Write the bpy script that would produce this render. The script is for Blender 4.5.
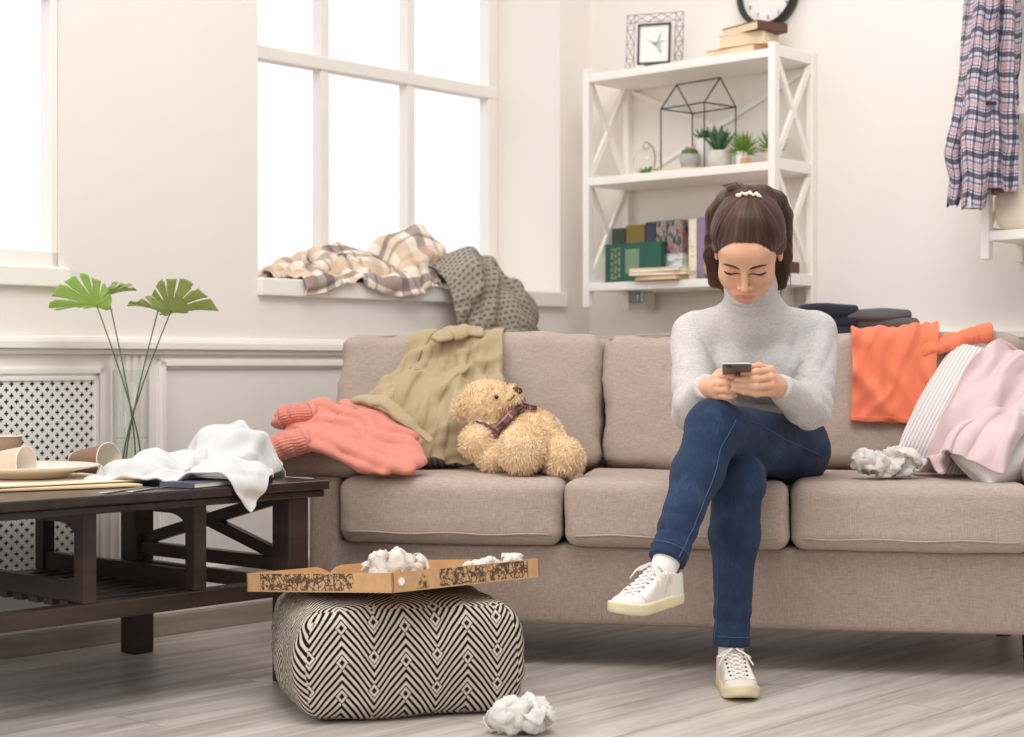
import bpy, bmesh, math, random
import numpy as np
from mathutils import Vector, Matrix

SC = bpy.context.scene
COL = SC.collection
for _o in list(bpy.data.objects):
    bpy.data.objects.remove(_o)

# ------------------------------------------------------------------ camera
CAM_Z = 0.757
cam_data = bpy.data.cameras.new('camera')
cam = bpy.data.objects.new('camera', cam_data)
COL.objects.link(cam)
cam.location = (0, 0, CAM_Z)
cam.rotation_euler = (math.pi / 2, 0, 0)
cam_data.sensor_width = 36.0
cam_data.lens = 36.0 * 1700 / 1024
cam_data.shift_y = -3.5 / 1024
cam_data.clip_start = 0.05
cam_data.dof.use_dof = True
cam_data.dof.focus_distance = 4.0
cam_data.dof.aperture_fstop = 3.2
SC.camera = cam

# ------------------------------------------------------------------ sky
world = bpy.data.worlds.new('sky')
SC.world = world
world.use_nodes = True
_nt = world.node_tree
_nt.nodes.clear()
_out = _nt.nodes.new('ShaderNodeOutputWorld')
_bg = _nt.nodes.new('ShaderNodeBackground')
_tc = _nt.nodes.new('ShaderNodeTexCoord')
_dot = _nt.nodes.new('ShaderNodeVectorMath'); _dot.operation = 'DOT_PRODUCT'
_dot.inputs[1].default_value = (-0.72, 0.64, 0.25)      # the bright side of the sky is outside the windows
_mr = _nt.nodes.new('ShaderNodeMapRange')
_mr.inputs['From Min'].default_value = -0.1
_mr.inputs['From Max'].default_value = 0.75
_mr.inputs['To Min'].default_value = 0.70
_mr.inputs['To Max'].default_value = 1.55
_nt.links.new(_tc.outputs['Generated'], _dot.inputs[0])
_nt.links.new(_dot.outputs['Value'], _mr.inputs['Value'])
_sx = _nt.nodes.new('ShaderNodeSeparateXYZ'); _nt.links.new(_tc.outputs['Generated'], _sx.inputs[0])
_me = _nt.nodes.new('ShaderNodeMapRange')                # the sky is brighter overhead than at the ground
for _k, _x in (('From Min', -.25), ('From Max', .6), ('To Min', .50), ('To Max', 1.22)): _me.inputs[_k].default_value = _x
_nt.links.new(_sx.outputs[2], _me.inputs['Value'])
_mu = _nt.nodes.new('ShaderNodeMath'); _mu.operation = 'MULTIPLY'
_nt.links.new(_mr.outputs['Result'], _mu.inputs[0]); _nt.links.new(_me.outputs['Result'], _mu.inputs[1])
_nt.links.new(_mu.outputs[0], _bg.inputs['Strength'])
_bg.inputs['Color'].default_value = (1.0, 0.985, 0.975, 1)
_nt.links.new(_bg.outputs['Background'], _out.inputs['Surface'])

# ------------------------------------------------------------------ lights
def area_light(name, loc, target, size, power, color):
    d = bpy.data.lights.new(name, 'AREA')
    d.shape = 'SQUARE'; d.size = size; d.energy = power; d.color = color
    o = bpy.data.objects.new(name, d); COL.objects.link(o)
    o.location = loc
    o.rotation_euler = (Vector(target) - Vector(loc)).to_track_quat('-Z', 'Y').to_euler()
    return o
area_light('key_softbox', (0.2, 2.7, 3.6), (0.0, 5.0, 0.8), 2.0, 68, (1.0, 0.975, 0.95))

area_light('side_softbox', (-2.3, 1.5, 1.7), (0.5, 4.2, 0.85), 1.2, 28, (1.0, 0.975, 0.95))

# ------------------------------------------------------------------ exposure
vs = SC.view_settings
SC.display_settings.display_device = 'sRGB'
vs.view_transform = 'Standard'
vs.look = 'None'
vs.exposure = 0.0
vs.gamma = 1.0
vs.use_curve_mapping = False
SC.cycles.use_denoising = True
SC.cycles.max_bounces = 10
SC.cycles.diffuse_bounces = 6
SC.cycles.transparent_max_bounces = 16
SC.cycles.sample_clamp_indirect = 6.0

# ------------------------------------------------------------------ helpers: objects
def tag(o, label=None, cat=None, group=None, kind=None):
    if label: o['label'] = label
    if cat: o['category'] = cat
    if group: o['group'] = group
    if kind: o['kind'] = kind
    return o

def thing(name, loc, label=None, cat=None, group=None, kind=None):
    o = bpy.data.objects.new(name, None)
    o.empty_display_size = 0.05
    COL.objects.link(o)
    o.location = loc
    return tag(o, label, cat, group, kind)

def root_loc(p):
    while p.parent is not None:
        p = p.parent
    return np.array(p.location, dtype=float)

def mk(name, V, F, mats, parent=None, smooth=False, uv=None, mi=None, recalc=False, bevel=0.0, auto=None, colors=None):
    """link V (world coordinates), F as ONE mesh object"""
    V = np.asarray(V, dtype=float).reshape(-1, 3)
    if parent is None:
        loc = np.array([(V[:, 0].min() + V[:, 0].max()) / 2, (V[:, 1].min() + V[:, 1].max()) / 2, V[:, 2].min()])
    else:
        loc = root_loc(parent)
    me = bpy.data.meshes.new(name)
    if isinstance(F, np.ndarray): F = F.tolist()
    me.from_pydata((V - loc).tolist(), [], F)
    if not isinstance(mats, (list, tuple)): mats = [mats]
    for m in mats: me.materials.append(m)
    if mi is not None:
        me.polygons.foreach_set('material_index', np.asarray(mi, dtype=np.int32))
    if uv is not None:
        uvl = me.uv_layers.new(name='UVMap')
        idx = np.empty(len(me.loops), dtype=np.int32)
        me.loops.foreach_get('vertex_index', idx)
        uvl.data.foreach_set('uv', np.asarray(uv, dtype=np.float32)[idx].ravel())
    if recalc:
        bm = bmesh.new(); bm.from_mesh(me)
        bmesh.ops.recalc_face_normals(bm, faces=bm.faces[:])
        bm.to_mesh(me); bm.free()
    if smooth:
        me.polygons.foreach_set('use_smooth', np.ones(len(me.polygons), dtype=bool))
    me.update()
    o = bpy.data.objects.new(name, me)
    COL.objects.link(o)
    if parent is None: o.location = loc
    else: o.parent = parent
    if bevel > 0:
        b = o.modifiers.new('bevel', 'BEVEL'); b.width = bevel; b.segments = 2
        b.limit_method = 'ANGLE'; b.angle_limit = math.radians(40)
    return o

class Fr:
    """a local frame: x along ex, y along ey, z up"""
    def __init__(s, o, ex, ey, ez=(0, 0, 1)):
        s.o = np.array(list(o) + [0] * (3 - len(o)), float)
        f = lambda a: np.array(list(a) + [0] * (3 - len(a)), float)
        s.ex, s.ey, s.ez = f(ex), f(ey), f(ez)
        s.ex /= np.linalg.norm(s.ex); s.ey /= np.linalg.norm(s.ey); s.ez /= np.linalg.norm(s.ez)
    def __call__(s, x, y, z=0):
        return s.o + s.ex * x + s.ey * y + s.ez * z
    def arr(s, P):
        P = np.asarray(P, float).reshape(-1, 3)
        return s.o + P[:, :1] * s.ex + P[:, 1:2] * s.ey + P[:, 2:3] * s.ez
    def inv(s, P):
        D = np.asarray(P, float) - s.o
        return np.stack([D @ s.ex, D @ s.ey, D @ s.ez], -1)
    def sub(s, x, y, z, ang=0):
        c, n = math.cos(ang), math.sin(ang)
        return Fr(s(x, y, z), s.ex * c + s.ey * n, s.ey * c - s.ex * n, s.ez)

ID = Fr((0, 0, 0), (1, 0, 0), (0, 1, 0))

class MB:
    """collects boxes, tubes, lathes as one mesh"""
    def __init__(s): s.V = []; s.F = []; s.M = []; s.n = 0
    def add(s, V, F, m=0):
        V = np.asarray(V, float).reshape(-1, 3)
        for f in F:
            s.F.append([int(i) + s.n for i in f]); s.M.append(m)
        s.V.append(V); s.n += len(V)
        return s
    def box(s, fr, x0, x1, y0, y1, z0, z1, m=0):
        V = fr.arr([(x, y, z) for z in (z0, z1) for y in (y0, y1) for x in (x0, x1)])
        return s.add(V, [(0, 2, 3, 1), (4, 5, 7, 6), (0, 1, 5, 4), (2, 6, 7, 3), (0, 4, 6, 2), (1, 3, 7, 5)], m)
    def bar(s, a, b, w, h, up=(0, 0, 1), m=0):
        """a rectangular bar from a to b; w across, h along up"""
        a = np.array(a, float); b = np.array(b, float)
        d = b - a; L = np.linalg.norm(d); d /= L
        up = np.array(up, float); x = np.cross(d, up); x /= np.linalg.norm(x); u = np.cross(x, d)
        V = [a + d * t * L + x * i * w / 2 + u * j * h / 2 for t in (0, 1) for j in (-1, 1) for i in (-1, 1)]
        return s.add(V, [(0, 2, 3, 1), (4, 5, 7, 6), (0, 1, 5, 4), (2, 6, 7, 3), (0, 4, 6, 2), (1, 3, 7, 5)], m)
    def tube(s, P, r, n=8, m=0, closed=False, cap=True):
        P = np.asarray(P, float); k = len(P)
        r = np.full(k, r) if np.isscalar(r) else np.asarray(r, float)
        T = np.gradient(P, axis=0) if not closed else (np.roll(P, -1, 0) - np.roll(P, 1, 0))
        T /= np.linalg.norm(T, axis=1)[:, None] + 1e-12
        ref = np.array([0, 0, 1.0]) if abs(T[0][2]) < .9 else np.array([1.0, 0, 0])
        N = []
        x = np.cross(T[0], ref); x /= np.linalg.norm(x)
        for i in range(k):
            x = x - T[i] * (x @ T[i]); x /= np.linalg.norm(x) + 1e-12
            N.append(x)
        N = np.array(N); B = np.cross(T, N)
        A = np.arange(n) * 2 * math.pi / n
        V = (P[:, None] + r[:, None, None] * (np.cos(A)[None, :, None] * N[:, None] + np.sin(A)[None, :, None] * B[:, None])).reshape(-1, 3)
        F = []
        for i in range(k if closed else k - 1):
            i2 = (i + 1) % k
            for j in range(n):
                j2 = (j + 1) % n
                F.append((i * n + j, i * n + j2, i2 * n + j2, i2 * n + j))
        if cap and not closed:
            F.append(tuple(range(n))[::-1]); F.append(tuple((k - 1) * n + j for j in range(n)))
        return s.add(V, F, m)
    def lathe(s, prof, fr=ID, n=32, m=0, sx=1.0, sy=1.0, cap=True):
        """profile of (r, z) turned about the frame's z axis"""
        V = []; F = []; k = len(prof)
        for (r, z) in prof:
            for j in range(n):
                a = 2 * math.pi * j / n
                V.append((r * math.cos(a) * sx, r * math.sin(a) * sy, z))
        for i in range(k - 1):
            for j in range(n):
                j2 = (j + 1) % n
                F.append((i * n + j, i * n + j2, (i + 1) * n + j2, (i + 1) * n + j))
        if cap and prof[0][0] > 1e-6: F.append(tuple(range(n))[::-1])
        if cap and prof[-1][0] > 1e-6: F.append(tuple((k - 1) * n + j for j in range(n)))
        return s.add(fr.arr(V), F, m)
    def build(s, name, mats, parent=None, **kw):
        kw.setdefault('recalc', True)
        return mk(name, np.concatenate(s.V), s.F, mats, parent, mi=s.M, **kw)

def grid_faces(nu, nv, off=0):
    i, j = np.meshgrid(np.arange(nu - 1), np.arange(nv - 1), indexing='ij')
    a = (i * nv + j).ravel() + off
    return np.stack([a, a + nv, a + nv + 1, a + 1], -1)

# ------------------------------------------------------------------ helpers: numpy noise
_rs = np.random.RandomState(7)
_TAB = _rs.rand(64, 64, 64).astype(np.float32) * 2 - 1
def vnoise(P, scale=1.0, seed=0):
    """smooth value noise in [-1, 1]"""
    Q = np.asarray(P, np.float32) * scale + np.float32(17.31 * (seed + 1))
    I = np.floor(Q).astype(np.int64); f = Q - I
    f = f * f * (3 - 2 * f)
    I0 = I & 63; I1 = (I + 1) & 63
    x0, y0, z0 = I0[..., 0], I0[..., 1], I0[..., 2]; x1, y1, z1 = I1[..., 0], I1[..., 1], I1[..., 2]
    fx, fy, fz = f[..., 0], f[..., 1], f[..., 2]
    L = lambda a, b, t: a + (b - a) * t
    return L(L(L(_TAB[x0, y0, z0], _TAB[x1, y0, z0], fx), L(_TAB[x0, y1, z0], _TAB[x1, y1, z0], fx), fy),
             L(L(_TAB[x0, y0, z1], _TAB[x1, y0, z1], fx), L(_TAB[x0, y1, z1], _TAB[x1, y1, z1], fx), fy), fz)
def fbm(P, scale=1.0, seed=0, octv=3):
    r = 0; a = 1.0
    for k in range(octv):
        r = r + a * vnoise(P, scale * 2 ** k, seed + k); a *= .5
    return r

# ------------------------------------------------------------------ helpers: materials
def S(r, g, b):
    f = lambda c: (c / 255 / 12.92) if c / 255 <= .04045 else ((c / 255 + .055) / 1.055) ** 2.4
    return (f(r), f(g), f(b), 1.0)

class NT:
    def __init__(s, name):
        s.m = bpy.data.materials.new(name); s.m.use_nodes = True
        s.t = s.m.node_tree; s.b = s.t.nodes['Principled BSDF']; s.out = s.t.nodes['Material Output']
    def n(s, typ, **kw):
        x = s.t.nodes.new(typ)
        for k, v in kw.items():
            if k in x.inputs.keys(): x.inputs[k].default_value = v
            else: setattr(x, k, v)
        return x
    def l(s, a, b): s.t.links.new(a, b)
    def coord(s, kind='Object', scale=(1, 1, 1), rot=(0, 0, 0)):
        tc = s.n('ShaderNodeTexCoord'); mp = s.n('ShaderNodeMapping')
        mp.inputs['Scale'].default_value = scale; mp.inputs['Rotation'].default_value = rot
        s.l(tc.outputs[kind], mp.inputs['Vector']); return mp.outputs['Vector']
    def noise(s, vec, scale, detail=2, rough=.5):
        x = s.n('ShaderNodeTexNoise'); x.inputs['Scale'].default_value = scale
        x.inputs['Detail'].default_value = detail; x.inputs['Roughness'].default_value = rough
        s.l(vec, x.inputs['Vector']); return x.outputs['Fac']
    def ramp(s, fac, stops, interp='LINEAR'):
        r = s.n('ShaderNodeValToRGB'); r.color_ramp.interpolation = interp
        e = r.color_ramp.elements
        while len(e) < len(stops): e.new(.5)
        for i, (p, c) in enumerate(stops): e[i].position = p; e[i].color = c
        s.l(fac, r.inputs['Fac']); return r.outputs['Color']
    def mix(s, fac, a, b, mode='MIX'):
        x = s.n('ShaderNodeMix'); x.data_type = 'RGBA'; x.blend_type = mode
        for v, k in ((fac, 0), (a, 6), (b, 7)):
            if hasattr(v, 'links'): s.l(v, x.inputs[k])
            else: x.inputs[k].default_value = v
        return x.outputs[2]
    def math(s, op, a, b=None, c=None):
        x = s.n('ShaderNodeMath'); x.operation = op
        for i, v in enumerate((a, b, c)):
            if v is None: continue
            if hasattr(v, 'links'): s.l(v, x.inputs[i])
            else: x.inputs[i].default_value = v
        return x.outputs[0]
    def sep(s, vec):
        x = s.n('ShaderNodeSeparateXYZ'); s.l(vec, x.inputs[0]); return x.outputs
    def color(s, c):
        if hasattr(c, 'links'): s.l(c, s.b.inputs['Base Color'])
        else: s.b.inputs['Base Color'].default_value = c
    def bump(s, h, strength=.3, dist=.002):
        x = s.n('ShaderNodeBump'); x.inputs['Strength'].default_value = strength; x.inputs['Distance'].default_value = dist
        s.l(h, x.inputs['Height']); s.l(x.outputs['Normal'], s.b.inputs['Normal'])
    def set(s, **kw):
        for k, v in kw.items(): s.b.inputs[k.replace('_', ' ')].default_value = v
        return s

def plain(name, c, rough=.5, var=.06, vscale=30, bump=0.0, bscale=200, bdist=.001, spec=.5, metal=0.0):
    """one colour with a little natural variation"""
    n = NT(name); v = n.coord()
    f = n.noise(v, vscale, 3)
    k = 1 - var
    n.color(n.ramp(f, [(.3, (c[0] * k, c[1] * k, c[2] * k, 1)), (.7, (min(1, c[0] * (1 + var)), min(1, c[1] * (1 + var)), min(1, c[2] * (1 + var)), 1))]))
    if bump: n.bump(n.noise(v, bscale, 2), bump, bdist)
    n.set(Roughness=rough, Metallic=metal, Specular_IOR_Level=spec)
    return n.m

def linen(name, c, var=.2, sc=1.0, bump=.35, rough=.9, sheen=.1):
    """woven cloth: fine threads along both axes"""
    n = NT(name)
    a = n.noise(n.coord(scale=(60 * sc, 60 * sc, 620 * sc)), 1.0, 2, .6)
    b = n.noise(n.coord(scale=(620 * sc, 620 * sc, 50 * sc)), 1.0, 2, .6)
    g = n.noise(n.coord(), 6, 2)
    f = n.math('ADD', n.math('MULTIPLY', a, .5), n.math('MULTIPLY', b, .5))
    lo = tuple(x * (1 - var * 1.4) for x in c[:3]) + (1,); hi = tuple(min(1, x * (1 + var * 1.4)) for x in c[:3]) + (1,)
    col = n.ramp(f, [(.33, lo), (.67, hi)])
    col2 = n.mix(n.math('MULTIPLY', g, .25), col, tuple(x * .8 for x in c[:3]) + (1,))
    n.color(col2)
    n.bump(f, bump, .0015)
    n.set(Roughness=rough, Specular_IOR_Level=.15, Sheen_Weight=sheen)
    return n.m
# ================================================================== frames of the place
DW = (0.666, 0.746); NW = (0.746, -0.666)      # window wall: along it (towards the corner), into the room
DR = (0.746, -0.666); NR = (-0.666, -0.746)    # shelf wall
CORNER = (0.2835, 6.183)
FW = Fr((-0.86, 4.902), DW, NW)
FR = Fr(CORNER, DR, NR)
FS = Fr((0, 4.257), (0.9876, -0.158), (0.158, 0.9876))          # sofa: x to the right, y towards its back
FT = Fr((-0.540, 4.080), (-0.666, -0.746), (-0.746, 0.666))     # coffee table
SC_END = 1.717
WALL_TOP = 2.75

# ------------------------------------------------------------------ materials of the shell
M_wall = plain('wall_paint', S(236, 229, 223), .75, .012, 3, .08, 260, .0006)
M_white = plain('white_paint', S(243, 238, 232), .45, .012, 8)
M_frame = plain('window_frame_paint', S(240, 234, 228), .4, .01, 8)
def glass_mat(name, tint=(1, 1, 1, 1), refl=.12):
    n = NT(name)
    n.t.nodes.remove(n.b)
    tr = n.n('ShaderNodeBsdfTransparent'); tr.inputs['Color'].default_value = tint
    gl = n.n('ShaderNodeBsdfGlossy'); gl.inputs['Roughness'].default_value = .02
    lw = n.n('ShaderNodeLayerWeight'); lw.inputs['Blend'].default_value = .5
    fc_ = n.math('ADD', n.math('MULTIPLY', n.math('POWER', lw.outputs['Facing'], 4.0), refl * 3), .02)
    mx = n.n('ShaderNodeMixShader')
    n.l(fc_, mx.inputs[0]); n.l(tr.outputs[0], mx.inputs[1]); n.l(gl.outputs[0], mx.inputs[2])
    n.l(mx.outputs[0], n.out.inputs['Surface'])
    return n.m
M_pane = glass_mat('window_glass', (1, 1, 1, 1), .05)
M_glass = glass_mat('clear_glass', (.97, .98, .97, 1), .3)

def floor_mat():
    n = NT('washed_wood_floor')
    ang = math.atan2(DW[1], DW[0])
    v = n.coord(rot=(0, 0, -ang))
    br = n.n('ShaderNodeTexBrick')
    br.offset = .37; br.squash = 1.0
    for k, x in (('Scale', 1.0), ('Mortar Size', .0012), ('Mortar Smooth', .2), ('Bias', 0.0), ('Brick Width', 1.25), ('Row Height', .19)):
        br.inputs[k].default_value = x
    br.inputs['Color1'].default_value = (0, 0, 0, 1); br.inputs['Color2'].default_value = (1, 1, 1, 1)
    br.inputs['Mortar'].default_value = (.5, .5, .5, 1)
    n.l(v, br.inputs['Vector'])
    mp = n.n('ShaderNodeMapping'); mp.inputs['Scale'].default_value = (1.1, 13, 1)
    n.l(v, mp.inputs['Vector'])
    add = n.n('ShaderNodeVectorMath'); add.operation = 'ADD'
    n.l(mp.outputs[0], add.inputs[0]); n.l(br.outputs['Color'], add.inputs[1])
    g1 = n.noise(add.outputs[0], 1.5, 6, .68)
    mp2 = n.n('ShaderNodeMapping'); mp2.inputs['Scale'].default_value = (4, 85, 1)
    n.l(v, mp2.inputs['Vector'])
    g2 = n.noise(mp2.outputs[0], 1.0, 4, .65)
    base = n.ramp(g1, [(.26, S(136, 123, 111)), (.42, S(178, 169, 160)), (.58, S(206, 199, 191)), (.8, S(220, 214, 208))])
    c = n.mix(n.math('MULTIPLY', n.math('SUBTRACT', .62, g2), .5), base, S(150, 136, 122))
    tone = n.mix(n.math('MULTIPLY', n.sep(br.outputs['Color'])[0], .14), c, S(178, 167, 155))
    c2 = n.mix(br.outputs['Fac'], tone, S(120, 108, 98))
    n.color(c2)
    n.l(n.ramp(g1, [(.3, (.42, .42, .42, 1)), (.8, (.3, .3, .3, 1))]), n.b.inputs['Roughness'])
    n.bump(n.math('SUBTRACT', g2, br.outputs['Fac']), .12, .001)
    n.set(Specular_IOR_Level=.45)
    return n.m
M_floor = floor_mat()

def wood_mat(name, lo, hi, scale=(2, 30, 30), rough=.4, rot=(0, 0, 0)):
    n = NT(name)
    v = n.coord(scale=scale, rot=rot)
    f = n.noise(v, 1.0, 5, .6)
    n.color(n.ramp(f, [(.25, lo), (.75, hi)]))
    n.bump(f, .1, .001)
    n.set(Roughness=rough, Specular_IOR_Level=.4)
    return n.m
M_skirt = wood_mat('grey_oak_skirting', S(150, 137, 124), S(186, 174, 160), (3, 3, 40))

# ------------------------------------------------------------------ floor, walls
e1 = FW(-2.1, 0); e2 = FW(SC_END, 0); e3 = FR(3.0, 0)
pts = [e1, e2, e3, np.array([2.9, 0.6, 0]), np.array([-2.6, 0.6, 0])]
V = [(p[0], p[1], 0) for p in pts] + [(p[0], p[1], -.06) for p in pts]
k = len(pts)
F = [tuple(range(k)), tuple(range(k, 2 * k))[::-1]] + [(i, (i + 1) % k, (i + 1) % k + k, i + k) for i in range(k)]
tag(mk('floor', V, F, M_floor, recalc=True), kind='structure')

W1 = (-1.75, -0.513); W2 = (0.164, 1.548); Z0, Z1 = 0.975, 2.55; TH = 0.34
m = MB()
for a, b in ((-2.1, W1[0]), (W2[1], SC_END + .3)):
    m.box(FW, a, b, -TH, 0, 0, WALL_TOP)
m.box(FW, W1[1], W2[0], -.07, 0, 0, WALL_TOP); m.box(FW, W1[1] + .42, W2[0], -TH, -.069, 0, WALL_TOP)
for a, b in (W1, W2):
    m.box(FW, a, b, -TH, 0, 0, Z0); m.box(FW, a, b, -TH, 0, Z1, WALL_TOP)
tag(m.build('wall_left', M_wall), kind='structure')
m = MB(); m.box(FR, -0.001, 3.0, -.2, 0, 0, WALL_TOP)
tag(m.build('wall_right', M_wall), kind='structure')

# windows
def window(name, a, b, d, bars_s, zt, w=.05):
    t = thing(name, FW((a + b) / 2, d, Z0), kind='structure')
    m = MB()
    m.box(FW, a, a + w, d - .03, d + .02, Z0 + .04, Z1); m.box(FW, b - w, b, d - .03, d + .02, Z0 + .04, Z1)
    m.box(FW, a, b, d - .03, d + .02, Z0 + .035, Z0 + .085); m.box(FW, a, b, d - .03, d + .02, Z1 - w, Z1)
    for s in bars_s: m.box(FW, s - .019, s + .019, d - .028, d + .017, Z0 + .05, Z1)
    m.box(FW, a, b, d - .028, d + .024, zt - .022, zt + .022)
    m.build('window_frame', M_frame, t, bevel=.004)
    m = MB(); m.box(FW, a + .02, b - .02, d - .012, d - .008, Z0 + .06, Z1 - .02)
    m.build('glass_pane', M_pane, t)
    m = MB(); m.box(FW, a - .002, b + .02, -.001, .022, Z0 - .012, Z0 + .04); m.box(FW, a + .001, b - .001, d - .03, 0, Z0 + .0005, Z0 + .04)
    m.build('window_sill', M_white, t, bevel=.004)
window('window_1', W1[0], W1[1], -.03, (-1.34, -.93), 1.754, .022)
window('window_2', W2[0], W2[1], -.318, (.30, .701, 1.102), 1.754)

# mouldings on the window wall
def rail(name, fr, s0, s1, parts, mat=M_white, y0=-.002):
    m = MB()
    for (z0, z1, d) in parts: m.box(fr, s0, s1, y0, d, z0, z1)
    return tag(m.build(name, mat, bevel=.003), kind='structure')
rail('trim_1', FW, -2.1, SC_END, [(.800, .822, .03), (.786, .800, .016), (.822, .834, .012)])
rail('trim_2', FR, 0, 3.0, [(.838, .862, .03), (.822, .838, .015)])
rail('baseboard_left', FW, -2.1, SC_END, [(0, .058, .022)], M_skirt)
rail('trim_3', FW, -2.1, SC_END, [(.058, .105, .012), (.105, .118, .007)])
rail('baseboard_right', FR, 0, 3.0, [(0, .058, .022)], M_skirt)
def frame_moulding(name, s0, s1, z0, z1):
    m = MB()
    for w0, w1, d in ((0, .008, .010), (.008, .020, .016), (.020, .028, .007)):
        m.box(FW, s0 + w0, s1 - w0, -.002, d, z1 - w1, z1 - w0); m.box(FW, s0 + w0, s1 - w0, -.002, d, z0 + w0, z0 + w1)
        m.box(FW, s0 + w0, s0 + w1, -.002, d, z0 + w0, z1 - w0); m.box(FW, s1 - w1, s1 - w0, -.002, d, z0 + w0, z1 - w0)
    return tag(m.build(name, M_white), kind='structure')
frame_moulding('trim_4', -.20, 1.30, .16, .775)
frame_moulding('trim_5', -1.30, -.375, .16, .755)
m = MB()
for s in (-.352, -.325, -.30, -.275, -.25): m.box(FW, s - .006, s + .006, -.002, .006, .12, .785)
tag(m.build('trim_6', M_white), kind='structure')

# perforated radiator grille
M_dark_gap = plain('grille_recess_shade', S(96, 86, 78), .8)
t = thing('radiator_grille', FW(-.82, .01, .16), 'white perforated radiator grille with rows of cross-shaped holes below window', 'radiator grille')
m = MB(); a, b, z0, z1 = -1.27, -.402, .19, .727
for q in ((a, b, z1 - .012, z1), (a, b, z0, z0 + .012)): m.box(FW, q[0], q[1], 0.0, .016, q[2], q[3])
for q in ((a, a + .012), (b - .012, b)): m.box(FW, q[0], q[1], 0.0, .016, z0, z1)
m.build('grille_frame', M_white, t, bevel=.002)
m = MB(); m.box(FW, a, b, -.001, .0015, z0, z1); m.build('recess_shade', M_dark_gap, t)  # dark sheet coloured as the shaded hollow behind the holes
c = .0152; nx = int((b - a - .024) / c); nz = int((z1 - z0 - .024) / c); V = []; F = []; L = [-.0076, -.0070, -.0025, .0025, .0070, .0076]
for i in range(nx):
    for j in range(nz):
        cs = b - .012 - c * (i + .5); cz = z1 - .012 - c * (j + .5); o = len(V)
        if (i + j) % 2:
            V += [FW(cs + x, .008, cz + z) for x in (-.0076, .0076) for z in (-.0076, .0076)]; F.append((o, o + 1, o + 3, o + 2))
        else:
            V += [FW(cs + x, .008, cz + z) for x in L for z in L]
            for p in range(5):
                for q in range(5):
                    if (p == 2 and 1 <= q <= 3) or (q == 2 and 1 <= p <= 3): continue
                    F.append((o + p * 6 + q, o + p * 6 + q + 1, o + p * 6 + q + 7, o + p * 6 + q + 6))
g = mk('perforated_panel', V, F, M_white, t)
sm = g.modifiers.new('thick', 'SOLIDIFY'); sm.thickness = .003

# ================================================================== sofa
M_sofa = linen('taupe_linen', S(167, 148, 136), .2)
M_sofa_lit = linen('taupe_linen_lit', S(180, 162, 150), .17)  # same linen, colour lightened for the cushions that catch more light
M_leg = plain('dark_plastic', S(40, 36, 34), .5)

def cushion(fr, cx, cy, cz, w, d, h, n=26, r=.05, puff=.08, front=.0, wrinkle=.003, seed=0, sag=0.0, squeeze=.0):
    """a soft upholstered block: rounded edges, crowned faces, slight wrinkles"""
    hx, hy, hz = w / 2, d / 2, h / 2
    us = np.sin(np.linspace(-1, 1, n) * math.pi / 2 * .92) / math.sin(math.pi / 2 * .92)
    key = {}; V = []; F = []
    def vid(p):
        k = (round(p[0], 5), round(p[1], 5), round(p[2], 5))
        if k not in key: key[k] = len(V); V.append(p)
        return key[k]
    for ax in range(3):
        for sg in (-1, 1):
            o = [i for i in range(3) if i != ax]
            for i in range(n - 1):
                for j in range(n - 1):
                    q = []
                    for (a, b) in ((i, j), (i + 1, j), (i + 1, j + 1), (i, j + 1)):
                        p = [0, 0, 0]; p[ax] = sg; p[o[0]] = us[a]; p[o[1]] = us[b]; q.append(vid(tuple(p)))
                    F.append(q)
    Q = np.array(V, float); H = np.array([hx, hy, hz]); r = min(r, hz * .98, hx, hy)
    P0 = Q * H; I = np.clip(P0, -(H - r), H - r); D = P0 - I
    L = np.linalg.norm(D, axis=1, keepdims=True); P = I + r * D / np.maximum(L, 1e-9)
    u = P / H
    P[:, 2] *= 1 + puff * (1 - u[:, 0] ** 2) * (1 - u[:, 1] ** 2)
    P[:, 1] *= 1 + front * (1 - u[:, 0] ** 2) * (1 - u[:, 2] ** 2)
    P[:, 2] -= sag * np.exp(-(u[:, 0] ** 2) * 2) * (1 - u[:, 1] ** 2) * (u[:, 2] > 0)
    if squeeze: P[:, 0] *= 1 - squeeze * (u[:, 2] * .5 + .5) ** 2
    nr = P / (np.linalg.norm(P, axis=1, keepdims=True) + 1e-9)
    G = P + np.array([seed * 3.1, seed * 1.7, 0])
    P = P + nr * (fbm(G, 7, seed, 2)[:, None] * wrinkle * 1.6 + vnoise(G * np.array([1, 1, 2.2]), 22, seed)[:, None] * wrinkle * .5)
    return fr.arr(P + np.array([cx, cy, cz])), F

def piping(fr, cx, cy, cz, w, d, r=.05, rad=.0045, face='top'):
    """a rounded rectangular loop"""
    P = []
    for (sx, sy, a0) in ((1, 1, 0), (-1, 1, 90), (-1, -1, 180), (1, -1, 270)):
        for k in range(7):
            a = math.radians(a0 + 15 * k)
            P.append((sx * (w / 2 - r) + r * math.cos(a), sy * (d / 2 - r) + r * math.sin(a)))
    return P

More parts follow.
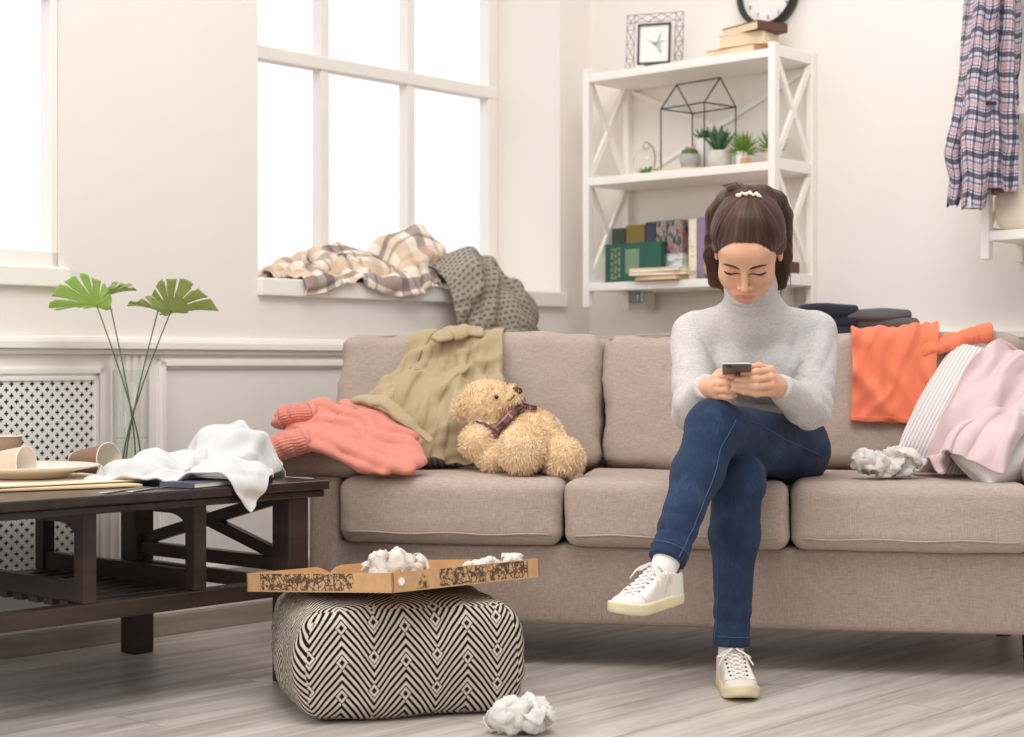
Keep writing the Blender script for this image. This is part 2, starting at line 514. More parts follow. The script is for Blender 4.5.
sofa = thing('sofa', FS(.4, .41, 0), 'long taupe linen three-seat sofa with loose cushions covered in clothes', 'sofa')
m = MB()
def slab(x0, x1, y0, y1, z0, z1, name, r=.018, mat=M_sofa, **kw):
    V, F = cushion(FS, (x0 + x1) / 2, (y0 + y1) / 2, (z0 + z1) / 2, x1 - x0, y1 - y0, z1 - z0, n=14, r=r, puff=0, wrinkle=.0012, **kw)
    return mk(name, V, F, mat, sofa, smooth=True, recalc=True)
slab(-.528, 1.345, .012, .80, .107, .31, 'base', .015)
slab(-.528, -.445, .0, .80, .105, .47, 'arm', .022, seed=3)
slab(1.262, 1.40, .0, .80, .105, .47, 'arm', .022, seed=4)
slab(-.50, 1.36, .66, .82, .3, .832, 'back_rest', .04, seed=5)
for q, (x0, x1) in enumerate(((-.444, .130), (.132, .686), (.688, 1.256))):
    V, F = cushion(FS, (x0 + x1) / 2, .245, .389, x1 - x0 - .001, .545, .165, n=30, r=.034, puff=.07, front=.015, wrinkle=.0035, seed=q + 6, sag=.012 if q == 1 else 0)
    sc_ = mk('seat_cushion', V, F, M_sofa_lit, sofa, smooth=True, recalc=True)
    # seam along the lower front of the cushion
    P = FS.arr([(x, -.0285 - .008 * (1 - (2 * (x - x0) / (x1 - x0) - 1) ** 2), .336 + .002 * math.sin(x * 30)) for x in np.linspace(x0 + .03, x1 - .03, 24)])
    MB().tube(P, .0028, 6).build('piping', M_sofa_lit, sc_, smooth=True)
# back cushions lean against the back rest
for q, (x0, x1) in enumerate(((-.60, .160), (.162, .728), (.730, 1.31))):
    fb = FS.sub((x0 + x1) / 2, .585, .455, 0)
    c, s = math.cos(math.radians(13)), math.sin(math.radians(13))
    fb = Fr(fb.o, fb.ex, fb.ey * c - fb.ez * s, fb.ez * c + fb.ey * s)
    V, F = cushion(fb, 0, 0, .195, x1 - x0, .17, .383 if q < 2 else .375, n=34, r=.042, puff=.035, front=.10, wrinkle=.0100, seed=q + 12, squeeze=.008)
    bc = mk('back_cushion', V, F, M_sofa_lit, sofa, smooth=True, recalc=True)
    P = []
    for k in np.linspace(-1, 1, 20): P.append((k * (x1 - x0) / 2 * .93, -.070 + .004 * abs(k), .383 - .008 * (q == 2) - .014 * abs(k) ** 4))
    MB().tube(fb.arr(P), .003, 6).build('piping', M_sofa_lit, bc, smooth=True)
# loose pad on the left arm
V, F = cushion(FS, -.512, .22, .513, .25, .40, .094, n=24, r=.045, puff=.12, wrinkle=.005, seed=21)
mk('arm_pad', V, F, M_sofa, sofa, smooth=True, recalc=True)
V, F = cushion(FS, 1.345, .22, .505, .2, .42, .10, n=24, r=.048, puff=.12, wrinkle=.004, seed=22)
mk('arm_pad', V, F, M_sofa_lit, sofa, smooth=True, recalc=True)
for x in (-.42, 1.28):
    for y in (.16, .72):
        m = MB(); m.lathe([(.02, 0), (.026, .11)], FS.sub(x, y, 0), 12); m.build('leg', M_leg, sofa)

# ================================================================== coffee table
M_esp = wood_mat('espresso_wood', S(46, 35, 31), S(74, 58, 51), (4, 4, 30), .38)
M_esp_top = wood_mat('espresso_wood_top', S(42, 32, 29), S(62, 49, 44), (4, 30, 30), .22)
TZ = .482
table = thing('coffee_table', FT(.42, .3, 0), 'dark espresso coffee table with slatted lower shelf beside the sofa', 'table')
m = MB(); m.box(FT, -.062, .93, -.085, .675, TZ - .022, TZ); m.box(FT, -.054, .92, -.075, .665, TZ - .040, TZ - .022)
m.build('tabletop', M_esp_top, table, bevel=.004)
for x in (0, .845):
    for y in (-.012, .60):
        m = MB(); m.box(FT, x - .031, x + .031, y - .032, y + .032, 0, TZ - .039); m.build('leg', M_esp, table, bevel=.005)
m = MB()                                                   # long rails of the lower shelf
m.box(FT, .034, .812, -.022, .022, .207, .245); m.box(FT, .034, .812, .578, .622, .207, .245)
m.build('side_rail', M_esp, table, bevel=.003)
for x in (0, .845):
    m = MB()
    m.box(FT, x - .015, x + .015, .034, .567, .262, .296); m.box(FT, x - .012, x + .012, .034, .567, .212, .248)
    m.build('end_stretcher', M_esp, table, bevel=.003)
    m = MB()
    a, b = FT(x, .033, .30), FT(x, .567, .437); c, d = FT(x + .001, .033, .437), FT(x + .001, .567, .30)
    m.bar(a, b, .02, .03); m.bar(c, d, .019, .03)
    m.lathe([(.0, -.014), (.009, -.014), (.009, .014), (0, .014)], Fr(FT(x, .3, .3685), FT.ey, (0, 0, 1), FT.ex), 12)
    m.build('cross_brace', M_esp, table, bevel=.002)
m = MB()
for y in np.linspace(.055, .545, 9): m.box(FT, .265, .585, y - .017, y + .017, .232, .248)
m.build('slatted_shelf', M_esp, table, bevel=.002)
for x in (.276, .571):
    m = MB()
    for y in (-.005, .605): m.box(FT, x - .017, x + .017, y - .017, y + .017, .246, TZ - .039)
    m.box(FT, x - .011, x + .011, .010, .59, .246, .290); m.box(FT, x - .011, x + .011, .010, .59, TZ - .066, TZ - .0395)
    for y0, sg in ((.012, 1), (.588, -1)):                  # curved brackets under the top rail
        V = []; n_ = 8
        prof = [(0, TZ - .064)] + [(.07 * (1 - math.cos(k / n_ * math.pi / 2)), TZ - .066 - .045 * (1 - math.sin(k / n_ * math.pi / 2))) for k in range(n_ + 1)] + [(.07, TZ - .064)]
        for dx in (-.010, .010): V += [FT(x + dx, y0 + sg * p, z) for p, z in prof]
        kk = len(prof)
        m.add(V, [tuple(range(kk)), tuple(range(kk, 2 * kk))[::-1]] + [(i, (i + 1) % kk, (i + 1) % kk + kk, i + kk) for i in range(kk)])
    m.build('divider_frame', M_esp, table, bevel=.002)

# ================================================================== wall shelves
M_metal = plain('brushed_steel', (.45, .45, .44, 1), .35, .08, 60, metal=1.0)
def wall_shelf(s0, s1, zs, zbot, ztop, label, right_panel=True, brackets=()):
    t = thing('wall_shelf', FR((s0 + s1) / 2, .125, zbot), label, 'shelf')
    D = .252; p = .026
    for s, on in ((s0, True), (s1 - p, right_panel)):
        if not on: continue
        m = MB()
        m.box(FR, s, s + p, D - .03, D, zbot, ztop); m.box(FR, s, s + p, .0, .03, zbot, ztop)
        zz = list(zs)
        for z in zz: m.box(FR, s + .002, s + p - .002, .029, D - .029, z - .026, z + .012)
        m.build('side_panel', M_white, t, bevel=.003)
        for z0, z1 in zip(zz[:-1], zz[1:]):
            m = MB(); a = z0 + .014; b = z1 - .028
            m.bar(FR(s + p / 2, .028, a), FR(s + p / 2, D - .028, b), .012, .02, NR + (0,)); m.bar(FR(s + p / 2 + .001, .028, b), FR(s + p / 2 + .001, D - .028, a), .012, .02, NR + (0,))
            m.build('cross_brace', M_white, t)
    for z in zs:
        m = MB(); m.box(FR, s0 + p - .001, s1 - p + .001 if right_panel else s1, .004, D - .004, z - .028, z)
        m.build('shelf_board', M_white, t, bevel=.003)
    if len(zs) > 1:
        z0, z1 = zs[-2] + .002, zs[-1] - .03
        m = MB(); m.bar(FR(s0 + .02, .006, z0), FR(s1 - .02, .006, z1), .016, .008, NR + (0,)); m.bar(FR(s0 + .02, .007, z1), FR(s1 - .02, .007, z0), .016, .008, NR + (0,))
        m.build('back_brace', M_white, t)
    for s in brackets:
        m = MB(); z = zs[0] - .028
        m.box(FR, s - .03, s + .03, .10, .16, z - .006, z + .001); m.box(FR, s - .03, s + .03, .150, .160, z - .042, z)
        m.box(FR, s - .018, s + .018, .155, .168, z - .034, z - .012)
        m.build('bracket', M_metal, t, bevel=.002)
        m = MB(); m.box(FR, s - .052, s - .03, .004, .16, z - .062, z + .001); m.build('bracket_support', M_white, t, bevel=.002)
    return t
wall_shelf(.172, .955, (1.039, 1.402, 1.760), .955, 1.778, 'white three-tier wall shelf with crossed side panels holding books and plants', True, (.33, .90))
wall_shelf(1.652, 2.45, (1.142, 1.495, 1.85), 1.061, 2.0, 'white wall shelf at the right edge behind the hanging plaid shirt', False, (1.80,))
# ================================================================== things on the wall shelf
def text_geo(body, size, fr, depth=.0006, align='CENTER'):
    """lettering as mesh in the frame's x-y plane"""
    cu = bpy.data.curves.new('txt', 'FONT'); cu.body = body; cu.size = size; cu.extrude = depth
    cu.align_x = align; cu.align_y = 'CENTER'; cu.resolution_u = 3
    o = bpy.data.objects.new('txt', cu); COL.objects.link(o)
    dg = bpy.context.evaluated_depsgraph_get(); dg.update()
    me = o.evaluated_get(dg).to_mesh()
    V = fr.arr([v.co[:] for v in me.vertices]); F = [tuple(p.vertices) for p in me.polygons]
    o.evaluated_get(dg).to_mesh_clear()
    bpy.data.objects.remove(o); bpy.data.curves.remove(cu)
    return V, F

M_black = plain('black_metal', S(34, 36, 36), .45, .05)
M_wire = plain('dark_green_wire', S(44, 58, 54), .4, .05)
M_paper = plain('paper', S(240, 236, 230), .8, .02)
M_pages = NT('page_edges')
_f = M_pages.noise(M_pages.coord(scale=(3, 3, 700)), 1, 2)
M_pages.color(M_pages.ramp(_f, [(.3, S(214, 188, 150)), (.7, S(240, 222, 190))])); M_pages.set(Roughness=.9); M_pages = M_pages.m
M_pages2 = plain('page_edges_white', S(238, 230, 214), .9, .04, 90)
M_tan = plain('tan_kraft', S(196, 158, 112), .8, .06)
_FR0 = FR; FR = Fr(_FR0(.012, 0, 0), DR, NR)
SH1, SH2, SH3 = 1.039, 1.402, 1.760

# wall clock
t = thing('wall_clock', FR(.766, .02, 1.99), 'round black-rimmed wall clock with white dial above the shelf', 'clock')
fc = Fr(FR(.766, .004, 1.995), DR, (0, 0, 1), NR)
m = MB(); m.lathe([(.112, 0), (.116, .004), (.116, .032), (.110, .038), (.102, .036), (.100, .010), (.112, 0)], fc, 48, cap=False); m.build('rim', M_black, t, smooth=True)
m = MB(); m.lathe([(0, .0), (.106, .0), (.106, .014), (0, .014)], fc, 48); m.build('dial', M_paper, t)
M_num = plain('grey_print', S(110, 112, 112), .7)
for k in range(12):
    m = MB()
    a = math.radians(90 - 30 * (k + 1)); r = .082
    V, F = text_geo(str(k + 1), .020, Fr(fc(r * math.cos(a), r * math.sin(a), .0148), fc.ex, fc.ey, fc.ez)); m.add(V, F); m.build('numeral', M_num, t, recalc=False)
m = MB(); m.bar(fc(-.01, -.006, .0165), fc(.045, .04, .0165), .006, .0015, NR + (0,)); m.build('hour_hand', M_black, t)
m = MB(); m.bar(fc(.01, -.012, .0185), fc(-.03, .078, .0185), .004, .0015, NR + (0,)); m.build('minute_hand', M_black, t)

# wire picture frame
t = thing('picture_frame', FR(.372, .125, SH3), 'black picture frame in an open wire lattice holding a grey bird picture', 'picture frame')
_a = math.radians(22); _e = np.array(DR) * math.cos(_a) - np.array(NR) * -math.sin(_a) * -1
_n = np.array(NR) * math.cos(_a) - np.array(DR) * math.sin(_a) * -1
_e = np.array(DR) * math.cos(_a) - np.array(NR) * math.sin(_a)
fp = Fr(FR(.372, .125, SH3 + .002), _e, (-.10 * _n[0], -.10 * _n[1], 1), _n)
w, h = .100, .206
m = MB()
def wire(a, b, r=.0010): m.tube([fp(*a), fp(*b)], r, 5)
for x in (-w, -w + .028, w - .028, w): wire((x, 0, 0), (x, h, 0))
for y in (0.0, h - .028, h): wire((-w, y, 0), (w, y, 0))
for x0, x1 in ((-w, -w + .028), (w - .028, w)):
    for k in range(4):
        y0 = k * h / 4; y1 = y0 + h / 4
        wire((x0, y0, 0), (x1, y1, 0)); wire((x1, y0, 0), (x0, y1, 0)); wire((x0, y1, 0), (x1, y1, 0))
for k in range(3):
    x0 = -w + .028 + k * .0467; wire((x0, h - .028, 0), (x0 + .0467, h, 0)); wire((x0 + .0467, h - .028, 0), (x0, h, 0))
m.build('wire_lattice', M_black, t)
m = MB()
for q in ((-.058, -.052, .028, .170), (.052, .058, .028, .170)): m.box(fp, q[0], q[1], q[2], q[3], .0, .012) if 0 else m.add(fp.arr([(x, y, z) for z in (0, .012) for y in q[2:] for x in q[:2]]), [(0, 2, 3, 1), (4, 5, 7, 6), (0, 1, 5, 4), (2, 6, 7, 3), (0, 4, 6, 2), (1, 3, 7, 5)])
for q in ((-.058, .058, .028, .034), (-.058, .058, .164, .170)): m.add(fp.arr([(x, y, z) for z in (0, .012) for y in q[2:] for x in q[:2]]), [(0, 2, 3, 1), (4, 5, 7, 6), (0, 1, 5, 4), (2, 6, 7, 3), (0, 4, 6, 2), (1, 3, 7, 5)])
m.build('frame', M_black, t)
m = MB(); m.add(fp.arr([(x, y, z) for z in (.001, .005) for y in (.03, .168) for x in (-.055, .055)]), [(0, 2, 3, 1), (4, 5, 7, 6), (0, 1, 5, 4), (2, 6, 7, 3), (0, 4, 6, 2), (1, 3, 7, 5)])
pic = m.build('picture', M_paper, t)
m = MB()
for poly in ([(-.03, .118), (.004, .104), (.012, .088), (.0, .092)], [(.03, .145), (.018, .10), (.006, .098), (.012, .12)], [(-.006, .105), (.022, .104), (.03, .068), (.020, .062), (.004, .09)], [(.018, .104), (.028, .112), (.032, .108), (.044, .106), (.03, .101)]):
    n_ = len(poly); m.add(fp.arr([(x, y, .0055) for x, y in poly] + [(x, y, .0045) for x, y in poly]), [tuple(range(n_)), tuple(range(n_, 2 * n_))[::-1]] + [(i, (i + 1) % n_, (i + 1) % n_ + n_, i + n_) for i in range(n_)])
m.build('bird_motif', plain('grey_wash', S(186, 188, 190), .8), pic)
m = MB(); m.box(Fr(FR(.372, .125, SH3), _e, _n), -.028, .028, -.016, .024, 0, .026); m.build('wooden_foot', plain('dark_walnut', S(92, 66, 54), .5), t, bevel=.002)

# books
def cloth_cover(name, c): return plain(name, c, .6, .08, 40, .15, 500, .0006)
def book(name, fr, x0, x1, y0, y1, z0, z1, cover, label, group=None, spine='-y', pages=None, cat='book', title=None):
    """lies/stands as a box in the frame; covers are the two faces on the thin axis, spine on the given side"""
    dims = [x1 - x0, y1 - y0, z1 - z0]; lo = [x0, y0, z0]; hi = [x1, y1, z1]; th = int(np.argmin(dims)); c = .0025
    ax = 'xyz'.index(spine[1]); sg = -1 if spine[0] == '-' else 1
    t = thing(name, fr((x0 + x1) / 2, (y0 + y1) / 2, z0), label, cat, group)
    m = MB()
    for q in (0, 1):
        a, b = list(lo), list(hi)
        if q == 0: b[th] = a[th] + c
        else: a[th] = b[th] - c
        m.box(fr, a[0], b[0], a[1], b[1], a[2], b[2])
    a, b = list(lo), list(hi)
    if sg < 0: b[ax] = a[ax] + c
    else: a[ax] = b[ax] - c
    m.box(fr, a[0], b[0], a[1], b[1], a[2], b[2])
    cv = m.build('cover', cover, t, bevel=.0008)
    a, b = list(lo), list(hi)
    for k in range(3):
        if k == th: a[k] += c; b[k] -= c
        elif k == ax:
            if sg < 0: a[k] += c; b[k] -= .003
            else: b[k] -= c; a[k] += .003
        else: a[k] += .003; b[k] -= .003
    m = MB(); m.box(fr, a[0], b[0], a[1], b[1], a[2], b[2]); m.build('pages', pages or M_pages, t)
    return t, cv

C_tan = cloth_cover('tan_cover', S(190, 140, 96)); C_brown = cloth_cover('brown_cover', S(98, 62, 48)); C_cream = cloth_cover('cream_cover', S(232, 216, 190))
g = 'old books piled on top of the wall shelf'
for q, (ds, dd, ang, L, W, z0, th, cov, lab) in enumerate((
        (-.018, .125, .10, .205, .125, .0, .034, C_tan, 'tan book lying at the bottom of the pile on the wall shelf top'),
        (.012, .13, -.12, .165, .115, .0345, .040, C_cream, 'thick cream book in the middle of the pile on the wall shelf top'),
        (.028, .12, .30, .185, .125, .075, .030, C_brown, 'brown-covered book lying uppermost on the pile under the clock'))):
    fb = Fr(FR(.752 + ds, dd, SH3 + z0 + .0005), DR, NR).sub(0, 0, 0, ang)
    book('book', fb, -L / 2, L / 2, -W / 2, W / 2, 0, th, cov, lab, g, spine='+x')

# geometric wire house with plants
t = thing('wire_house', FR(.551, .125, SH2), 'open dark wire house frame standing over potted plants on middle shelf', 'decoration')
fh = Fr(FR(.558, .125, SH2 + .003), DR, NR).sub(0, 0, 0, .12)
w, d, h1, h2 = .098, .078, .215, .305
m = MB()
E = [((-w, -d, 0), (-w, -d, h1)), ((w, -d, 0), (w, -d, h1)), ((-w, d, 0), (-w, d, h1)), ((w, d, 0), (w, d, h1))]
for a, b in (((-w, -d), (w, -d)), ((w, -d), (w, d)), ((w, d), (-w, d)), ((-w, d), (-w, -d))):
    E.append((a + (h1,), b + (h1,))); E.append((a + (0,), b + (0,)))
for x in (-w, w): E += [((x, -d, h1), (x, 0, h2)), ((x, d, h1), (x, 0, h2))]
E.append(((-w, 0, h2), (w, 0, h2)))
for a, b in E: m.tube([fh(*a), fh(*b)], .0026, 6)
m.build('wire_frame', M_wire, t)

def leafy(MBo, fr, n, L, wid, tilt0, tilt1, thick=.35, seed=0, curve=.25, z=0.0, rr=.004, shrink=.35):
    """rosette of pointed fleshy leaves"""
    rn = random.Random(seed)
    for k in range(n):
        f = k / max(1, n - 1)
        a = k * 2.39996 + rn.uniform(-.2, .2); tl = tilt0 + (tilt1 - tilt0) * f + rn.uniform(-.12, .12)
        l = L * (1 - shrink * f) * (1 - max(0, -shrink)) * rn.uniform(.85, 1.12)
        c, s = math.cos(a), math.sin(a); V = []; F = []; K = 6
        for i in range(K):
            u = i / (K - 1); ang = tl - curve * u
            ww = wid * (math.sin(math.pi * min(1, .18 + u * .82)) ** .8) * (1 if u < .98 else .1)
            r = rr + l * u * math.sin(tl + curve * u * .3); zz = z + l * u * math.cos(tl - curve * .2 * u)
            for (dx, dn) in ((-ww / 2, 0), (0, -ww * thick), (ww / 2, 0), (0, ww * thick * .3)):
                x = (r + dn * math.cos(tl)) ; zt = zz - dn * -math.sin(tl) * -1
                V.append((x * c - dx * s, x * s + dx * c, zt))
        for i in range(K - 1):
            for j in range(4): F.append((i * 4 + j, i * 4 + (j + 1) % 4, (i + 1) * 4 + (j + 1) % 4, (i + 1) * 4 + j))
        F.append((K * 4 - 4, K * 4 - 3, K * 4 - 2, K * 4 - 1)); F.append((3, 2, 1, 0))
        MBo.add(fr.arr(V), F)
M_conc = plain('grey_concrete', S(176, 172, 170), .85, .1, 60, .25, 150)
M_conc2 = plain('pale_concrete', S(206, 200, 194), .85, .08, 60, .25, 150)
M_ceram = plain('white_ceramic', S(236, 232, 228), .35, .02)
M_soil = plain('soil', S(84, 66, 52), .95, .2, 200, .6, 300)
M_succ = plain('dark_succulent', S(66, 104, 72), .5, .2, 40)
M_succ2 = plain('light_succulent', S(118, 152, 62), .5, .22, 40)
M_cact = plain('cactus_green', S(84, 112, 62), .6, .2, 60)
M_pinkf = plain('pink_flower', S(222, 150, 136), .6, .1)
def potted(name, s, d, prof, mat, label, build, n=24, cat='potted plant'):
    t = thing(name, FR(s, d, SH2), label, cat, 'potted plants on the middle shelf')
    fr = Fr(FR(s, d, SH2 + .0005), DR, NR)
    H = prof[-1][1]; R = prof[-1][0]
    m = MB(); m.lathe([(0, 0)] + prof + [(R - .004, H), (R - .005, H - .01), (0, H - .01)], fr, n); m.build('pot', mat, t, smooth=True)
    m = MB(); m.lathe([(0, H - .012), (R - .004, H - .012), (R - .006, H - .006), (0, H - .004)], fr, n); m.build('soil', M_soil, t, smooth=True)
    build(t, Fr(fr(0, 0, H - .006), DR, NR))
def b_cactus(t, fr):
    m = MB()
    for k in range(7):
        a = k * 2.4; r = .016 if k else 0
        f = Fr(fr(r * math.cos(a), r * math.sin(a), 0), DR, NR)
        m.lathe([(.0, -.004), (.011, 0), (.013, .012), (.009, .022), (0, .026)], f, 10)
    m.build('cactus', M_cact, t, smooth=True)
    m = MB()
    for k in range(4):
        a = k * 1.7; m.lathe([(0, .022), (.006, .024), (.007, .031), (0, .036)], Fr(fr(.014 * math.cos(a), .014 * math.sin(a), 0), DR, NR), 8)
    m.build('flower', M_pinkf, t, smooth=True)
def b_ros(n, L, wid, t0, t1, mat, seed, shrink=.35):
    def f(t, fr):
        m = MB(); leafy(m, fr, n, L, wid, t0, t1, seed=seed, shrink=shrink); m.build('leaves', mat, t, smooth=True)
    return f
potted('cactus', .520, .120, [(.026, 0), (.034, .045), (.036, .064)], M_conc, 'small pink-flowered cactus in a grey pot at the wire house', b_cactus)
potted('succulent', .524, .045, [(.026, 0), (.027, .06), (.027, .125)], M_ceram, 'dark succulent in the tall narrow white pot behind others', b_ros(15, .055, .014, 1.0, .1, M_succ, 3))
potted('succulent', .637, .115, [(.034, 0), (.040, .03), (.040, .067)], M_conc2, 'dark spiky succulent in a squat pale concrete pot on middle shelf', b_ros(18, .100, .02, .72, .05, M_succ, 5, -.15))
potted('succulent', .735, .125, [(.021, 0), (.022, .03), (.023, .056)], M_ceram, 'bright green spiky plant in a small white pot with wooden cube', b_ros(64, .086, .009, 1.7, .0, M_succ2, 8, -.35))
potted('succulent', .848, .125, [(.020, 0), (.022, .03), (.024, .056)], plain('blush_ceramic', S(226, 196, 184), .5), 'green plant in a blush pot half hidden by the shelf side panel', b_ros(60, .084, .009, 1.7, .0, M_succ2, 9, -.35))
m = MB(); m.box(Fr(FR(.775, .165, SH2 + .001), DR, NR).sub(0, 0, 0, .3), -.014, .014, -.012, .012, 0, .028)
tag(m.build('wooden_cube', M_tan, None, bevel=.003), 'small tan wooden cube beside the little white pot on shelf', 'ornament')
# pale booklet under the wire house
t, cv = book('booklet', Fr(FR(.525, .195, SH2 + .001), DR, NR).sub(0, 0, 0, .15), -.09, .09, -.034, .034, 0, .008, C_cream, 'thin pale booklet lying at the front of the wire house', spine='-x', pages=M_pages2)
# glass globe with leather loop and little succulent
t = thing('glass_terrarium', FR(.345, .125, SH2), 'clear glass globe with a leather loop and small green succulent inside', 'terrarium')
fg = Fr(FR(.345, .125, SH2 + .001), DR, NR)
pr = [(.0, .0), (.03, .001)] + [(.052 * math.sin(a), .05 - .05 * math.cos(a)) for a in np.linspace(.75, 2.75, 12)] + [(.018, .104)]
m = MB(); m.lathe(pr, fg, 28); gl = m.build('globe', M_glass, t, smooth=True)
m = MB(); leafy(m, Fr(fg(0, 0, .006), DR, NR), 16, .045, .014, 1.25, .1, seed=4); m.build('succulent', M_succ2, t, smooth=True)
P = [fg(.0 + .03 * math.sin(a) * 1.0 + .028 * k, .02, .098 + .02 * math.cos(a) - .07 * k * k) for k, a in [(x / 20, .2 + x / 20 * 2.6) for x in range(21)]]
m = MB(); m.tube(P, .0028, 6); P2 = [fg(.010 + .012 * math.cos(a), .02, .106 + .013 * math.sin(a)) for a in np.linspace(0, 2 * math.pi, 16, endpoint=False)]
m.tube(P2, .0016, 6, closed=True); m.build('leather_loop', plain('tan_leather', S(178, 138, 108), .6), t, smooth=True)

# lower shelf: standing books
def cov_title(name, c, c2=None): return cloth_cover(name, c)
fl = Fr(FR(.006, .028, SH1 + .0006), DR, NR)
g = 'books standing on the lower shelf'
def printed_cover(name):
    n = NT(name); v = n.coord()
    z = n.sep(v)[2]
    top = n.ramp(n.noise(n.coord(scale=(60, 60, 30)), 1, 3), [(.4, S(40, 44, 46)), (.52, S(150, 150, 148)), (.6, S(176, 92, 60)), (.68, S(84, 96, 52))])
    low = n.ramp(n.noise(n.coord(scale=(14, 14, 50)), 1, 2), [(.45, S(232, 232, 230)), (.6, S(160, 164, 168))])
    n.color(n.mix(n.math('GREATER_THAN', z, .095), low, top)); n.set(Roughness=.35)
    return n.m
PC1 = printed_cover('photo_print_cover')
std = [(.203, .262, .192, cloth_cover('dark_green_cover', S(44, 62, 52)), 'dark green book standing at the left end of the row'),
       (.264, .347, .200, cloth_cover('olive_cover', S(122, 104, 40)), 'olive gold book standing second in the lower shelf row'),
       (.349, .392, .206, cloth_cover('navy_cover', S(52, 54, 76)), 'navy book standing between the olive and the pictorial ones'),
       (.394, .438, .208, PC1, 'pictorial book with white lower spine standing beside the navy one'),
       (.440, .505, .208, PC1, 'pictorial book with grey side standing next to the cream one'),
       (.530, .564, .206, cloth_cover('ivory_cover', S(232, 222, 204)), 'ivory book leaning on the purple one on lower shelf'),
       (.566, .600, .210, cloth_cover('purple_cover', S(142, 122, 156)), 'purple book standing between the ivory and the red one'),
       (.602, .655, .214, cloth_cover('red_cover', S(172, 38, 58)), 'red book standing at the right end of the row')]
for x0, x1, h, cv, lab in std:
    t, c_ = book('book', fl, x0, x1, .012, .122, 0, h, cv, lab, g, spine='+y', pages=M_pages2)
    if 'red book' in lab or 'purple' in lab:
        fx = Fr(fl((x0 + x1) / 2, .1226, .10), (0, 0, 1), DR, NR)
        m = MB(); V, F = text_geo('IIIII' if 0 else '- 3 -', .02, fx); 
        m.box(Fr(fl(0, 0, 0), DR, NR), x0 + .012, x1 - .012, .1215, .1225, .080, .083); m.box(Fr(fl(0, 0, 0), DR, NR), x0 + .012, x1 - .012, .1215, .1225, .112, .115)
        m.box(Fr(fl(0, 0, 0), DR, NR), x0 + .016, x1 - .016, .1215, .1224, .090, .106)
        m.build('spine_print', plain('gilt_print', S(206, 140, 90), .5), c_)
t, c_ = book('book', fl, .196, .440, .128, .152, 0, .136, cloth_cover('bottle_green_cover', S(32, 86, 72)), 'bottle green book standing on its long edge in front of others', spine='-x' if 0 else '+x', pages=M_pages2)
m = MB()
for k in range(3):                                     # gilt lettering lines on the cover
    for j in range(16):
        if (j * 7 + k * 5) % 11 < 8: m.box(fl, .222 + k * .016, .231 + k * .016, .1519, .1525, .014 + j * .0068, .018 + j * .0068)
m.build('gilt_lettering', plain('gilt', S(176, 170, 120), .5), c_)
m = MB(); m.box(fl, .285, .345, .1519, .1525, .03, .115); m.build('cover_panel', plain('pale_print', S(116, 142, 118), .6), c_)
for q, (s0, s1, d0, d1, z0, th, a, cov, lab) in enumerate((
        (-.08, .10, -.036, .036, .0, .016, .06, C_tan, 'tan flat book lying lowest in front of the standing books'),
        (-.10, .12, -.036, .036, .0165, .013, -.10, C_cream, 'cream flat book lying in the middle before the standing books'),
        (-.11, .10, -.034, .034, .030, .012, .03, C_cream, 'cream flat book lying uppermost before the standing books'))):
    book('book', Fr(fl(.470 + q * .004, .205, z0), DR, NR).sub(0, 0, 0, a), s0, s1, d0, d1, 0, th, cov, lab, 'flat books on the lower shelf', spine='-x', pages=M_pages2 if q else M_pages)
m = MB(); m.lathe([(.0, 0), (.024, .003), (.046, .02), (.050, .045), (.036, .075), (.0, .085)], Fr(FR(.668, .175, SH1 + .001), DR, NR), 20, sx=1.0, sy=.6)
tag(m.build('leather_pouch', plain('tan_suede', S(204, 158, 104), .8, .1), smooth=True), 'tan rounded suede pouch standing before the red book', 'pouch')
book('book', Fr(FR(.895, .12, SH1 + .001), DR, NR), -.025, .025, -.05, .05, 0, .05, C_brown, 'brown book seen through the crossed side panel of shelf', spine='+y')

FR = _FR0
# ================================================================== distance-field modelling (for the person, the teddy bear, soft things)
F32 = np.float32
def _v(p): return np.array(p, F32)
def s_ell(P, c, r, R=None):
    D = P - _v(c)
    if R is not None: D = D @ np.array(R, F32)          # columns of R are the axes
    r = _v(r); k0 = np.linalg.norm(D / r, axis=-1); k1 = np.linalg.norm(D / (r * r), axis=-1) + 1e-9
    return k0 * (k0 - 1) / k1
def s_cap(P, a, b, ra, rb):
    a = _v(a); b = _v(b); ab = b - a
    t = np.clip(((P - a) @ ab) / (ab @ ab + 1e-12), 0, 1)
    return np.linalg.norm(P - a - t[..., None] * ab, axis=-1) - (ra + (rb - ra) * t)
def s_chain(P, pts, rad):
    d = None
    for i in range(len(pts) - 1):
        e = s_cap(P, pts[i], pts[i + 1], rad[i], rad[i + 1]); d = e if d is None else smin(d, e, .006)
    return d
def s_box(P, c, h, r, R=None):
    D = P - _v(c)
    if R is not None: D = D @ np.array(R, F32)
    q = np.abs(D) - (_v(h) - r)
    return np.linalg.norm(np.maximum(q, 0), axis=-1) + np.minimum(q.max(-1), 0) - r
def smin(a, b, k):
    h = np.clip(.5 + .5 * (b - a) / k, 0, 1)
    return b + (a - b) * h - k * h * (1 - h)
def smax(a, b, k): return -smin(-a, -b, k)

